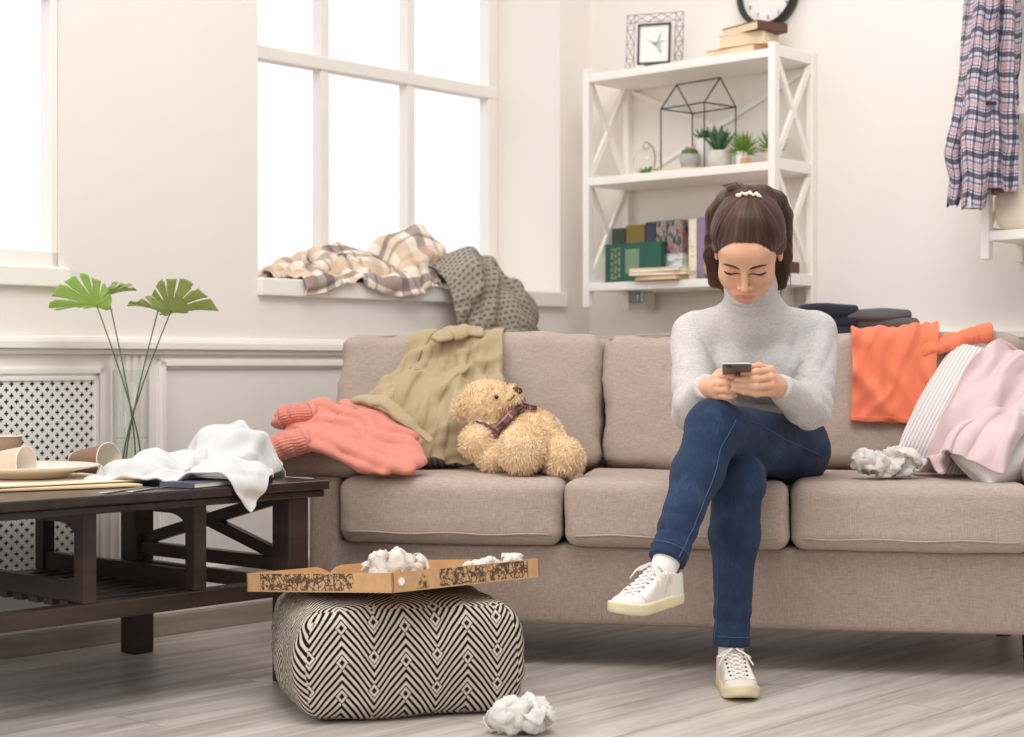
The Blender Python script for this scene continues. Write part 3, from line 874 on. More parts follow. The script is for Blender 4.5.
def sdf_mesh(fn, lo, hi, h):
    """surface nets over a dense grid; the field is only evaluated near the surface"""
    lo = np.array(lo, float); hi = np.array(hi, float); B = 6
    n = np.ceil((hi - lo) / (h * B)).astype(int); H = h * B
    ax = [lo[k] + (np.arange(n[k]) + .5) * H for k in range(3)]
    C = np.stack(np.meshgrid(*ax, indexing='ij'), -1).astype(F32).reshape(-1, 3)
    dc = fn(C)
    Vf = np.repeat(np.repeat(np.repeat(dc.reshape(n), B, 0), B, 1), B, 2).astype(F32)
    near = np.argwhere(np.abs(dc.reshape(n)) < H * 1.35)
    og = (np.stack(np.meshgrid(*[np.arange(B)] * 3, indexing='ij'), -1)).reshape(-1, 3)
    for s in range(0, len(near), 400):
        idx = (near[s:s + 400, None] * B + og[None]).reshape(-1, 3)
        Vf[idx[:, 0], idx[:, 1], idx[:, 2]] = fn((lo + (idx + .5) * h).astype(F32))
    S_ = Vf < 0
    N = np.array(Vf.shape)
    cnt = np.zeros(N - 1, np.int8)
    for c in np.ndindex(2, 2, 2):
        cnt += S_[c[0]:N[0] - 1 + c[0], c[1]:N[1] - 1 + c[1], c[2]:N[2] - 1 + c[2]]
    act = np.argwhere((cnt > 0) & (cnt < 8))
    vid = -np.ones(N - 1, np.int64); vid[act[:, 0], act[:, 1], act[:, 2]] = np.arange(len(act))
    acc = np.zeros((len(act), 3)); w = np.zeros(len(act))
    for c in np.ndindex(2, 2, 2):
        for k in range(3):
            if c[k]: continue
            d = list(c); d[k] = 1
            a = Vf[act[:, 0] + c[0], act[:, 1] + c[1], act[:, 2] + c[2]]; b = Vf[act[:, 0] + d[0], act[:, 1] + d[1], act[:, 2] + d[2]]
            cr = (a < 0) != (b < 0); t = np.where(cr, a / np.where(cr, a - b, 1), 0)
            p = np.tile(np.array(c, float), (len(act), 1)); p[:, k] = t
            acc[cr] += p[cr]; w[cr] += 1
    V = lo + (act + acc / w[:, None] + .5) * h
    F = []
    for k in range(3):
        o = [i for i in range(3) if i != k]
        sl0 = [slice(None)] * 3; sl1 = [slice(None)] * 3; sl0[k] = slice(0, N[k] - 1); sl1[k] = slice(1, N[k])
        e = np.argwhere(S_[tuple(sl0)] != S_[tuple(sl1)])
        ok = (e[:, o[0]] > 0) & (e[:, o[1]] > 0) & (e[:, o[0]] < N[o[0]] - 1) & (e[:, o[1]] < N[o[1]] - 1)
        e = e[ok]; q = []
        for (da, db) in ((-1, -1), (0, -1), (0, 0), (-1, 0)):
            f = e.copy(); f[:, o[0]] += da; f[:, o[1]] += db; q.append(vid[f[:, 0], f[:, 1], f[:, 2]])
        q = np.stack(q, -1)
        s0 = S_[e[:, 0], e[:, 1], e[:, 2]]
        flip = s0 if k != 1 else ~s0
        q[~flip] = q[~flip][:, ::-1]
        F.append(q)
    F = np.concatenate(F); F = F[(F >= 0).all(1)]
    return V, F

def sdf_project(fn, P, it=8, off=0.0, e=.002):
    P = np.array(P, F32)
    for _ in range(it):
        d = fn(P) - off
        g = np.stack([fn(P + _v(np.eye(3)[k] * e)) - fn(P - _v(np.eye(3)[k] * e)) for k in range(3)], -1)
        g /= np.linalg.norm(g, axis=-1, keepdims=True) + 1e-9
        P = P - g * d[:, None]
    return P
# ================================================================== the person
def xyz(u, v, Y):
    """a point in the room from its bearing and its distance Y"""
    return ((u - 512) * Y / 1700, Y, CAM_Z - (v - 365) * Y / 1700)

# joints
J = dict(
    pelvis=(.650, 4.40, .560), hipL=(.730, 4.37, .535), hipR=(.575, 4.37, .530),
    kneeL=xyz(714, 428, 3.95), ankL=xyz(664, 568, 3.77),
    kneeR=xyz(737, 480, 4.03), ankR=xyz(731, 652, 3.99),
    shR=xyz(694, 334, 4.24), elR=xyz(693, 411, 4.11), wrR=xyz(705, 389, 3.985),
    shL=xyz(814, 333, 4.24), elL=xyz(811, 409, 4.15), wrL=xyz(781, 389, 3.99),
    waist=(.636, 4.36, .665), chest=(.603, 4.27, .775), neck=(.592, 4.185, .895),
    head=xyz(748, 248, 4.03))
# head frame: looking down at the phone, turned a little
def _rot(ax, a):
    return np.array(Matrix.Rotation(a, 3, ax))
HR = _rot('Z', math.radians(-12)) @ _rot('Y', math.radians(2)) @ _rot('X', math.radians(38))
HB = HR @ np.array([[1, 0, 0], [0, -1, 0], [0, 0, 1]], float)      # columns: image-right, face forward, up
HS = 1.05
def hd(x, y, z):
    return tuple(np.array(J['head']) + HB @ np.array([x, y, z]) * HS)
def to_head(P):
    return ((P - _v(J['head'])) @ HB.astype(F32)) / F32(HS)

def f_head_local(Q):
    A = np.abs(Q[..., 0:1]); M = np.concatenate([A, Q[..., 1:]], -1)      # mirrored
    d = s_ell(Q, (0, -.014, .036), (.074, .096, .077))
    d = smin(d, s_ell(Q, (0, .030, -.025), (.060, .062, .080)), .03)
    d = smin(d, s_ell(Q, (0, .040, -.066), (.048, .044, .034)), .025)
    d = smin(d, s_ell(Q, (0, .073, -.084), (.018, .015, .013)), .02)
    d = smin(d, s_ell(M, (.036, .058, -.034), (.024, .026, .024)), .02)
    d = smin(d, s_ell(Q, (0, .066, .030), (.052, .032, .034)), .02)
    d = smin(d, s_cap(M, (.010, .088, .011), (.040, .076, .014), .009, .008), .010)
    d = smax(d, -s_ell(M, (.031, .101, -.001), (.018, .014, .010)), .010)
    d = smin(d, s_ell(M, (.031, .0770, -.004), (.0165, .0145, .0125)), .003)      # lowered lids
    d = smin(d, s_cap(Q, (0, .090, .010), (0, .107, -.034), .0065, .0088), .007)
    d = smin(d, s_ell(Q, (0, .110, -.037), (.0088, .0085, .0078)), .004)
    d = smin(d, s_ell(M, (.0115, .0985, -.0405), (.0065, .0085, .0065)), .004)
    d = smax(d, -s_ell(M, (.0055, .1040, -.0465), (.0030, .0045, .0025)), .002)
    d = smin(d, s_ell(Q, (0, .082, -.066), (.034, .018, .016)), .008)
    d = smin(d, s_cap(M, (.0045, .0955, -.0600), (.0255, .0850, -.0640), .0042, .0016), .004)
    d = smin(d, s_cap(M, (.0, .0945, -.0705), (.0240, .0850, -.0655), .0050, .0018), .004)
    d = smax(d, -s_cap(M, (.0, .1020, -.0648), (.026, .0885, -.0650), .0011, .0007), .0015)
    ear = s_ell(M, (.0715, -.010, -.016), (.0070, .015, .024))
    ear = smax(ear, -s_ell(M, (.0800, -.008, -.014), (.006, .009, .013)), .004)
    d = smin(d, ear, .006)
    d = smin(d, s_cap(Q, (0, -.018, -.06), (0, -.03, -.12), .050, .047), .02)
    return d
def f_head(P):
    d = f_head_local(to_head(P)) * F32(HS)
    return smin(d, s_cap(P, hd(0, -.025, -.10), J['neck'], .048, .055), .02)

def f_hand(P, wr, mcp, fingers, thumb, elbow):
    d = None
    wr = np.array(wr); M = np.array(mcp)
    for k, p in enumerate(mcp):                                  # metacarpals make the palm
        base = wr + (M.mean(0) - wr) * .25 + (p - M.mean(0)) * .45
        e = s_cap(P, base, p, .0135, .0105); d = e if d is None else smin(d, e, .012)
    d = smin(d, s_cap(P, wr + (np.array(elbow) - wr) * .35, wr, .026, .0215), .012)
    d = smin(d, s_cap(P, wr, wr + (M.mean(0) - wr) * .45, .0215, .018), .014)
    th = s_chain(P, thumb, (.0125, .0110, .0095, .0078)); d = smin(d, th, .008)
    fd = None
    for f, r in zip(fingers, (1, 1.02, .98, .86)):
        e = s_chain(P, f, (.0098 * r, .0090 * r, .0080 * r, .0070 * r)); fd = e if fd is None else smin(fd, e, .0012)
    return smin(d, fd, .005)
def hand_points(rows): return [[np.array(xyz(*q)) for q in r] for r in rows]
RF = hand_points([[(717, 377, 3.945), (726, 376, 3.918), (733, 376.5, 3.912), (739, 377.5, 3.914)],
                  [(718, 383.5, 3.932), (728, 383, 3.908), (735, 383.5, 3.906), (740, 384, 3.908)],
                  [(718, 390, 3.932), (728, 390, 3.908), (734, 390, 3.908), (738, 389.5, 3.910)],
                  [(717, 396, 3.942), (726, 396.5, 3.918), (731, 396, 3.915), (735, 395.5, 3.917)]])
RT = hand_points([[(711, 383, 3.975), (719, 374, 3.978), (728, 370.5, 3.972), (735, 369, 3.960)]])[0]
LF = hand_points([[(769, 371, 3.945), (757, 372.3, 3.905), (749, 373.3, 3.895), (743, 374, 3.896)],
                  [(771, 378, 3.930), (756, 380, 3.893), (746, 380.3, 3.884), (737, 380, 3.888)],
                  [(771, 385.5, 3.925), (756, 387.2, 3.889), (744, 386, 3.880), (734, 384.5, 3.884)],
                  [(769, 392.5, 3.930), (756, 393.7, 3.894), (744, 391.7, 3.884), (733, 389.5, 3.886)]])
LT = hand_points([[(777, 382, 3.985), (770, 370, 3.985), (759, 366.3, 3.978), (749, 367.2, 3.966)]])[0]
f_handR = lambda P: f_hand(P, J['wrR'], [f[0] for f in RF], RF, RT, J['elR'])
f_handL = lambda P: f_hand(P, J['wrL'], [f[0] for f in LF], LF, LT, J['elL'])

def f_torso(P, g=0.0):
    d = s_ell(P, J['pelvis'], (.158 + g, .118 + g, .105 + g))
    d = smin(d, s_ell(P, J['waist'], (.122 + g, .092 + g, .120 + g)), .06)
    d = smin(d, s_ell(P, J['chest'], (.100 + g, .094 + g, .130 + g)), .06)
    d = smin(d, s_ell(P, (.553, 4.185, .752), (.052 + g, .052 + g, .052 + g)), .04)
    d = smin(d, s_ell(P, (.655, 4.190, .752), (.052 + g, .052 + g, .052 + g)), .04)
    shR, shL, nk = np.array(J['shR']), np.array(J['shL']), np.array(J['neck'])
    d = smin(d, s_cap(P, shR + (0.01, 0, 0), nk + (0, .02, -.035), .048 + g, .058 + g), .04)
    d = smin(d, s_cap(P, shL - (0.01, 0, 0), nk + (0, .02, -.035), .048 + g, .058 + g), .04)
    return d
def f_arm(P, s, e, w, g=0.0):
    d = s_cap(P, s, e, .050 + g, .041 + g)
    s_ = np.array(e); w_ = np.array(w); m_ = s_ + (w_ - s_) * .3
    d = smin(d, s_cap(P, e, m_, .041 + g, .042 + g), .012)
    return smin(d, s_cap(P, m_, w_, .041 + g, .0265 + g), .015)
def f_leg(P, h, k, a, g=0.0, thigh=.083, knee=.056, ank=.033):
    h, k, a = np.array(h), np.array(k), np.array(a)
    d = s_cap(P, h, k, thigh + g, knee + g)
    c = k + (a - k) * .33 + np.array([0, .012, 0])
    d = smin(d, s_cap(P, k, c, knee + g, .050 + g), .03)
    return smin(d, s_cap(P, c, a, .049 + g, ank + g), .03)
legL = lambda P, g=0.0: f_leg(P, J['hipL'], J['kneeL'], J['ankL'], g)
legR = lambda P, g=0.0: f_leg(P, J['hipR'], J['kneeR'], J['ankR'], g)
armR = lambda P, g=0.0: f_arm(P, J['shR'], J['elR'], J['wrR'], g)
armL = lambda P, g=0.0: f_arm(P, J['shL'], J['elL'], J['wrL'], g)

def f_neckline(P): return s_cap(P, hd(0, -.030, -.105), J['neck'], .056, .066)
M_skin = NT('skin')
_c = M_skin.noise(M_skin.coord(), 30, 3)
M_skin.color(M_skin.ramp(_c, [(.3, S(214, 162, 131)), (.7, S(226, 178, 149))]))
M_skin.set(Roughness=.48, Subsurface_Weight=.12, Subsurface_Scale=.01, Specular_IOR_Level=.35); M_skin.b.inputs['Subsurface Radius'].default_value = (1, .35, .2); M_skin = M_skin.m
M_lip = plain('lips', S(206, 134, 124), .38, .05, 60)
M_blush = plain('knuckle_skin', S(224, 160, 138), .5, .04, 60)

person = thing('person', (.62, 4.2, 0), 'person in grey turtleneck and blue jeans sitting cross-legged on the sofa looking at a phone', 'person')
def f_bodycore(P):
    d = f_torso(P, -.012)
    for f in (legL, legR): d = smin(d, f(P, -.010), .03)
    for f in (armR, armL): d = smin(d, f(P, -.008), .02)
    return smin(d, s_cap(P, hd(0, -.03, -.115), J['neck'], .046, .05), .03)
VV = []; FF = []; MI = []; off = 0
for fn, lo, hi, h in ((f_bodycore, (.28, 3.68, .04), (.86, 4.60, 1.02), .0075),
                      (f_head, np.array(J['head']) - (.13, .15, .23), np.array(J['head']) + (.13, .19, .15), .0024),
                      (f_handR, np.array(J['wrR']) - (.03, .10, .05), np.array(J['wrR']) + (.11, .08, .07), .0018),
                      (f_handL, np.array(J['wrL']) - (.14, .14, .05), np.array(J['wrL']) + (.05, .08, .07), .0018)):
    V, F = sdf_mesh(fn, lo, hi, h)
    mi = np.zeros(len(F), int)
    if fn is f_head:
        c = to_head(V[F].mean(1).astype(F32)); a = np.abs(c[:, 0])
        w_ = np.sqrt(np.clip(1 - (a / .0225) ** 2, 0, 1)); zu = -.0648 + .0062 * w_ - .0010 * np.exp(-(a / .004) ** 2); zl = -.0648 - .0064 * w_
        mi[(a < .0225) & (c[:, 2] < zu) & (c[:, 2] > zl) & (c[:, 1] > .075)] = 1
    VV.append(V); FF.append(F + off); MI.append(mi); off += len(V)
mk('body', np.concatenate(VV), np.concatenate(FF), [M_skin, M_lip], person, smooth=True, mi=np.concatenate(MI))

# --- sweater
M_knit = NT('grey_marl_knit')
_a = M_knit.noise(M_knit.coord(scale=(70, 70, 700)), 1, 2, .6); _b = M_knit.noise(M_knit.coord(), 260, 2, .7); _d = M_knit.noise(M_knit.coord(), 26, 2)
M_knit.color(M_knit.ramp(M_knit.math('ADD', M_knit.math('MULTIPLY', _a, .45), M_knit.math('MULTIPLY', _b, .55)), [(.35, S(188, 183, 180)), (.65, S(217, 212, 209))]))
M_knit.bump(_b, .12, .001); M_knit.set(Roughness=.92, Specular_IOR_Level=.12, Sheen_Weight=.15); M_knit = M_knit.m
def wr_dir(P, c, ax, freq, amp, fall):
    """a bundle of folds across an axis, fading away from c"""
    D = P - _v(c); ax = _v(np.array(ax) / np.linalg.norm(ax))
    t = D @ ax + vnoise(P, 14, 5) * .012
    w = 1 - 2 * np.abs(np.sin(t * freq * .5)) ** .75
    return w * amp * np.exp(-(D * D).sum(-1) / (fall * fall))
def f_sweater(P):
    g = .006
    d = f_torso(P, g)
    for f_, w_, e_ in ((armR, 'wrR', 'elR'), (armL, 'wrL', 'elL')):
        a_ = np.array(J[w_]) - J[e_]; a_ /= np.linalg.norm(a_)
        arm = smin(f_(P, g + .001), s_cap(P, np.array(J[w_]) - a_ * .03, np.array(J[w_]) + a_ * .03, .0315, .0305), .008)
        d = smin(d, arm, .0035)
    nk = smin(s_cap(P, hd(0, -.030, -.113), J['neck'], .0585, .068), s_cap(P, J['neck'], np.array(J['neck']) + (0, .01, -.03), .066, .07), .02)
    d = smin(d, nk, .025)
    _t = np.array(hd(0, -.030, -.105)); _b = np.array(J['neck']); _dn = (_b - _t) / np.linalg.norm(_b - _t)
    band = smax(s_cap(P, _t, _t + _dn * .05, .0615, .068), (P - _v(_t + _dn * .034)) @ _v(_dn), .003)      # folded-over collar
    d = smin(d, band, .003)
    # folds
    d = d + wr_dir(P, J['elR'], np.array(J['elR']) - J['shR'], 140, .0046, .075) + wr_dir(P, J['elL'], np.array(J['elL']) - J['shL'], 140, .0050, .085)
    d = d + wr_dir(P, (.63, 4.24, .65), (.25, 0, 1), 120, .0085, .12)
    d = d + wr_dir(P, np.array(J['shR']) + (.03, -.04, -.06), (1, 0, .5), 140, .006, .075) + wr_dir(P, np.array(J['shL']) + (-.03, -.04, -.06), (1, 0, -.5), 140, .006, .075)
    d = d + wr_dir(P, hd(0, .02, -.125), np.array(HB[:, 2]), 240, .0030, .06)
    d = d + fbm(P, 16, 3, 2) * .0032
    # open ends: collar, cuffs, hem
    c_ = np.array(hd(0, -.030, -.113)); ax = np.array(HB[:, 2])
    d = smax(d, ((P - _v(c_ + ax * .014)) @ _v(ax)), .003)
    for w, e in (('wrR', 'elR'), ('wrL', 'elL')):
        a = np.array(J[w]) - J[e]; a /= np.linalg.norm(a)
        near = np.linalg.norm(P - _v(J[w]), axis=-1)
        d = np.where(near < .07, smax(d, (P - _v(np.array(J[w]) + a * .017)) @ _v(a), .003), d)
    d = smax(d, -(P[..., 2] - .535 - .2 * (P[..., 1] - 4.3)), .006)
    return d
V, F = sdf_mesh(f_sweater, (.34, 3.93, .48), (.86, 4.58, 1.0), .0052)
sweater = mk('sweater', V, F, M_knit, person, smooth=True)

# --- jeans
M_denim = NT('blue_denim')
_a = M_denim.noise(M_denim.coord(scale=(300, 300, 60)), 1, 2, .6); _d = M_denim.noise(M_denim.coord(), 9, 3, .6); _e = M_denim.noise(M_denim.coord(scale=(1, 1, .4)), 60, 2)
_c = M_denim.ramp(M_denim.math('ADD', M_denim.math('MULTIPLY', _a, .25), M_denim.math('ADD', M_denim.math('MULTIPLY', _d, .6), M_denim.math('MULTIPLY', _e, .15))), [(.30, S(29, 41, 63)), (.52, S(39, 55, 82)), (.74, S(64, 84, 113))])
M_denim.color(_c); M_denim.bump(_a, .25, .001); M_denim.set(Roughness=.85, Specular_IOR_Level=.2, Sheen_Weight=.05); M_denim = M_denim.m
M_stitch = plain('denim_seam', S(66, 90, 124), .9, .1, 100)
aL = np.array(J['ankL']) - J['kneeL']; aL /= np.linalg.norm(aL)
aR = np.array(J['ankR']) - J['kneeR']; aR /= np.linalg.norm(aR)
hemL = np.array(J['ankL']) - aL * .018; hemR = np.array(J['ankR']) - aR * .012
def j_leg(P, f, k, a, hem, ax, g=.005, seed=0):
    d = f(P, g)
    d = d + wr_dir(P, np.array(k) + np.array([0, .03, -.05]), np.array(a) - k, 110, .0042, .08)
    d = d + wr_dir(P, hem - ax * .06, ax, 130, .0036, .065)
    d = d + fbm(P, 20, 7 + seed, 2) * .0018
    d = smin(d, np.maximum(s_cap(P, hem - ax * .035, hem + ax * .02, .0385 + g, .0375 + g), -((P - _v(hem - ax * .030)) @ _v(ax))), .006)
    return smax(d, (P - _v(hem)) @ _v(ax), .003)
def f_jeans(P):
    d = smax(s_ell(P, J['pelvis'], (.163, .124, .118)), P[..., 2] - .66 - .35 * (P[..., 1] - 4.4), .01)
    l = j_leg(P, legL, J['kneeL'], J['ankL'], hemL, aL, seed=1); r = j_leg(P, legR, J['kneeR'], J['ankR'], hemR, aR, seed=4)
    d = smin(smin(d, np.where(P[..., 1] > 3.0, r, r), .04), l, .012)
    d = d + wr_dir(P, np.array(J['hipL']) + (-.02, -.08, .06), (.7, -.4, .6), 100, .0075, .10)
    return d
V, F = sdf_mesh(f_jeans, (.29, 3.68, .05), (.86, 4.58, .70), .0052)
jeans = mk('jeans', V, F, M_denim, person, smooth=True)
def seam(pts, r=.0012, n=40):
    pts = np.array(pts, float); t = np.linspace(0, len(pts) - 1, n); i = np.clip(t.astype(int), 0, len(pts) - 2); f = (t - i)[:, None]
    P = sdf_project(f_jeans, pts[i] * (1 - f) + pts[i + 1] * f, 8, .0008)
    MB().tube(P, r, 5).build('seam', M_stitch, jeans, smooth=True)
seam([xyz(826, 458, 4.30), xyz(790, 440, 4.12), xyz(760, 425, 4.02), xyz(735, 418, 3.92)])
seam([xyz(735, 420, 3.90), xyz(727, 445, 3.86), xyz(713, 490, 3.83), xyz(696, 530, 3.78), xyz(681, 562, 3.72)])
seam([xyz(712, 560, 3.98), xyz(714, 600, 3.98), xyz(716, 641, 3.98)])
for hem, ax, e in ((hemL, aL, aL), (hemR, aR, aR)):
    x = np.cross(ax, (0, 1, 0)); x /= np.linalg.norm(x); y = np.cross(ax, x)
    P = [hem - ax * .024 + .055 * (x * math.cos(a) + y * math.sin(a)) for a in np.linspace(0, 2 * math.pi, 28, endpoint=False)]
    P = sdf_project(f_jeans, P, 8, .0004); MB().tube(P, .0011, 5, closed=True).build('hem_stitch', M_stitch, jeans, smooth=True)

# --- shoes
M_shoe = plain('white_leather', S(234, 226, 216), .5, .03, 40, .1, 90)
M_sole = plain('cream_rubber', S(226, 212, 176), .6, .05, 30)
M_lace = plain('white_lace', S(240, 234, 226), .8, .03, 100)
M_sock = plain('white_sock', S(236, 228, 222), .95, .03, 60, .2, 300)
M_eye = plain('eyelet', S(84, 86, 96), .5)
M_seam = plain('shoe_seam', S(196, 186, 174), .7)
def sneaker(ankle, fwd, up, L=.245):
    """fwd: heel to toe; the ankle joint stands .062 in front of the heel and .078 over the ground"""
    f = np.array(fwd, float); f /= np.linalg.norm(f); u = np.array(up, float); u -= f * (u @ f); u /= np.linalg.norm(u); s = np.cross(f, u)
    R = np.stack([s, f, u], 1)                                  # columns: side, forward, up
    O = np.array(ankle) - f * .054 - u * .082
    fr = Fr(O, s, f, u)
    def plan(Q, g):                                             # outline of the sole seen from above
        y = Q[..., 1]; x = Q[..., 0]
        d = s_cap(np.stack([x, y, 0 * x], -1), (.0, .036, 0), (-.004, .160, 0), .031 + g, .040 + g)
        return smin(d, s_ell(np.stack([x, y, 0 * x], -1), (.001, L - .058, 0), (.038 + g, .058 + g, .04)), .015)
    def loc(P): return ((P - _v(O)) @ R.astype(F32))
    def toe(y): return .020 * np.clip((y - .16) / .09, 0, 1) ** 2
    def f_sole(P):
        Q = loc(P); z = Q[..., 2] - toe(Q[..., 1])
        return smax(plan(Q, .002), np.abs(z - .013) - .013, .006)
    def f_upper(P):
        Q = loc(P); z = Q[..., 2] - toe(Q[..., 1]); y = Q[..., 1]
        d = smax(plan(Q, -.003 - 0), -(z - .015), .004)
        top = .092 - .05 * np.clip((y - .075) / .10, 0, 1) ** 1.0 - .012 * np.clip((y - .175) / .06, 0, 1)
        roof = s_cap(Q, (0, .05, .05), (0, .115, .030), .036, .034)
        shell = smax(d, z - top, .022)
        cone = s_cap(Q, (0, .040, .03), (0, .045, .095), .039, .034)
        a = smax(smin(shell, cone, .01), np.where(y < .1, z - .076 - .16 * np.clip(y - .04, -.04, .06), -1), .004)
        a = smax(a, plan(Q, .001), .008)
        cut = s_cap(Q, (0, .046, .066), (0, .052, .14), .029, .033)
        return smax(a, -cut, .004)
    t = np.array([O + fr.ex * .0 + f * .12 + u * .04])
    lo = t[0] - .17; hi = t[0] + .17
    V, F = sdf_mesh(f_upper, lo, hi, .0030)
    sh = mk('sneaker', V, F, M_shoe, person, smooth=True)
    V, F = sdf_mesh(f_sole, lo, hi, .0030)
    mk('sole', V, F, M_sole, sh, smooth=True)
    # laces zigzag over the instep
    m = MB(); e = MB()
    for k in range(6):
        y = .092 + .014 * k; w = .016 - .0006 * k
        for sg in (-1, 1):
            a = fr(sg * w, y, .1); b = fr(-sg * w, y + .013, .1)
            P = []
            for t_ in np.linspace(0, 1, 8):
                q = a * (1 - t_) + b * t_ ; P.append(q)
            P = np.array(P)
            for it in range(9):
                d = f_upper(P.astype(F32)) - .0022; P = P - u * np.clip(d, -.02, .02)[:, None] * .8
            P = P + u * .0012 * np.sin(np.linspace(0, math.pi, 8))[:, None]
            m.tube(P, .0026, 6)
            ep = sdf_project(f_upper, [a - u * .055 + s * sg * .002], 10, .0005)[0]
            g_ = P[0]; nrm = np.array([f_upper((g_ + s * .002)[None].astype(F32))[0] - f_upper((g_ - s * .002)[None].astype(F32))[0], f_upper((g_ + f * .002)[None].astype(F32))[0] - f_upper((g_ - f * .002)[None].astype(F32))[0], f_upper((g_ + u * .002)[None].astype(F32))[0] - f_upper((g_ - u * .002)[None].astype(F32))[0]]); nrm = s * nrm[0] + f * nrm[1] + u * nrm[2]; nrm /= np.linalg.norm(nrm); tx = np.cross(nrm, f); e = MB(); e.lathe([(0, -.001), (.0032, -.001), (.0032, .0009), (0, .0009)], Fr(sdf_project(f_upper, [g_ + s * sg * .006 - u * .004], 8, 0)[0], tx, np.cross(nrm, tx), nrm), 8); e.build('eyelet', M_eye, sh)
    # bow loops
    for sg in (-1, 1):
        c = P[0] * 0 + fr(sg * .006, .090, .098); Q = []
        for a in np.linspace(0, 2 * math.pi, 14, endpoint=False):
            Q.append(c + s * sg * (.016 + .016 * math.cos(a)) + f * (.010 * math.sin(a) + .006) + u * (-.010 * (1 + math.cos(a))))
        m.tube(Q, .0021, 6, closed=True)
        Q = [c + s * sg * (.004 + .03 * k) + f * (.012 + .022 * k) - u * (.004 + .030 * k * k) for k in np.linspace(0, 1, 8)]
        m.tube(Q, .0021, 6)
    m.build('laces', M_lace, sh, smooth=True)
    for pts in ([(-.05, .165, .03), (-.03, .178, .05), (0, .184, .06), (.03, .178, .05), (.05, .165, .03)], [(-.05, .10, .02), (-.045, .085, .05), (-.035, .075, .075)], [(.05, .10, .02), (.045, .085, .05), (.035, .075, .075)]):
        pts = np.array([fr(*q) for q in pts]); t_ = np.linspace(0, len(pts) - 1.001, 18); i = t_.astype(int); w_ = (t_ - i)[:, None]
        MB().tube(sdf_project(f_upper, pts[i] * (1 - w_) + pts[np.minimum(i + 1, len(pts) - 1)] * w_, 10, .0004), .0009, 5).build('seam', M_seam, sh)
    return fr
frL = sneaker(J['ankL'], (-.68, -.70, -.06), (-.05, -.10, 1), .228)
frR = sneaker((J['ankR'][0], J['ankR'][1], .082), (.04, -1, 0), (0, 0, 1))
m = MB()
for k, (hem, ax, an) in enumerate(((hemL, aL, J['ankL']), (hemR, aR, (J['ankR'][0], J['ankR'][1], .09)))):
    an = np.array(an)
    m = MB(); m.tube([hem - ax * .03, hem, an, an + ax * .035], [.032, .031, .030, .030], 20); m.build('sock', M_sock, person, smooth=True)

# --- hair
M_hair = NT('dark_brown_hair')
_uv = M_hair.n('ShaderNodeTexCoord').outputs['UV']
_mp = M_hair.n('ShaderNodeMapping'); _mp.inputs['Scale'].default_value = (90, 2.2, 1); M_hair.l(_uv, _mp.inputs['Vector'])
_a = M_hair.noise(_mp.outputs[0], 1, 4, .65)
_mp2 = M_hair.n('ShaderNodeMapping'); _mp2.inputs['Scale'].default_value = (26, 1.2, 1); M_hair.l(_uv, _mp2.inputs['Vector'])
_b = M_hair.noise(_mp2.outputs[0], 1, 2, .5)
M_hair.color(M_hair.ramp(M_hair.math('ADD', M_hair.math('MULTIPLY', _a, .55), M_hair.math('MULTIPLY', _b, .45)), [(.32, S(34, 21, 16)), (.5, S(66, 43, 33)), (.7, S(112, 78, 60))]))
_e = M_hair.n('ShaderNodeAttribute'); _e.attribute_name = 'edge'          # thin, separate hairs at the hairline
_al = M_hair.math('DIVIDE', M_hair.math('SUBTRACT', M_hair.math('MULTIPLY', _e.outputs['Fac'], 1.25), M_hair.math('MULTIPLY', _a, .75)), .22)
_al.node.use_clamp = True; M_hair.l(_al, M_hair.b.inputs['Alpha'])
M_hair.bump(M_hair.math('ADD', _a, _b), .5, .003); M_hair.set(Roughness=.42, Specular_IOR_Level=.22); M_hair = M_hair.m
TIE = (0.002, -.056, .099)                                      # where the hair is tied, in head coordinates
def hairline(Q):
    ax = np.abs(Q[..., 0])
    front = .62 * Q[..., 1] - .78 * Q[..., 2] - (.001 + 11 * np.maximum(ax - .020, 0) ** 2)       # hairline, rounded at the temples
    side = Q[..., 1] - (.028 - .25 * np.clip(-Q[..., 2], 0, .1))
    hl = smax(front, np.where(Q[..., 2] < .02, side, -1), .01)
    return ax, hl
def f_cap(P):
    Q = to_head(P)
    d = s_ell(Q, (0, -.014, .036), (.074, .096, .077))
    d = smin(d, s_ell(Q, (0, .066, .030), (.052, .032, .034)), .02)
    ax, hl = hairline(Q)
    d = d - (.0014 + .0085 * np.clip(-hl / .06, 0, 1))
    d = smax(d, hl, .003)
    d = smax(d, -(Q[..., 2] + .050 + .5 * Q[..., 1]), .012)
    M = np.concatenate([ax[..., None], Q[..., 1:]], -1)
    d = smin(d, s_chain(M, [(.062, .040, .016), (.0715, .014, .002), (.0745, -.012, -.004), (.0720, -.04, .000), (.055, -.075, .02)], (.004, .0065, .009, .011, .012)), .012)
    d = smin(d, s_ell(Q, (TIE[0], TIE[1] + .004, TIE[2] - .004), (.024, .024, .018)), .022)
    return d * F32(HS)
def f_pony(P):
    Q = to_head(P)
    W = lambda *p: p
    d = None
    for x0, x1, zz in ((-.050, -.084, -.140), (-.030, -.055, -.155), (.0, -.005, -.17), (.028, .042, -.155), (.048, .068, -.140)):
        pts = [(TIE[0] + x0 * .15, TIE[1], TIE[2] + .002), (x0 * .75, TIE[1] - .026, TIE[2] - .012), (x0 * 1.15, TIE[1] - .066, .046), (x1, TIE[1] - .078, .0), (x1 * 1.05, -.085, -.08), (x1 * 1.02, -.060, zz)]
        e = s_chain(Q, pts, (.014, .020, .025, .025, .023, .014))
        d = e if d is None else smin(d, e, .02)
    return d * F32(HS)
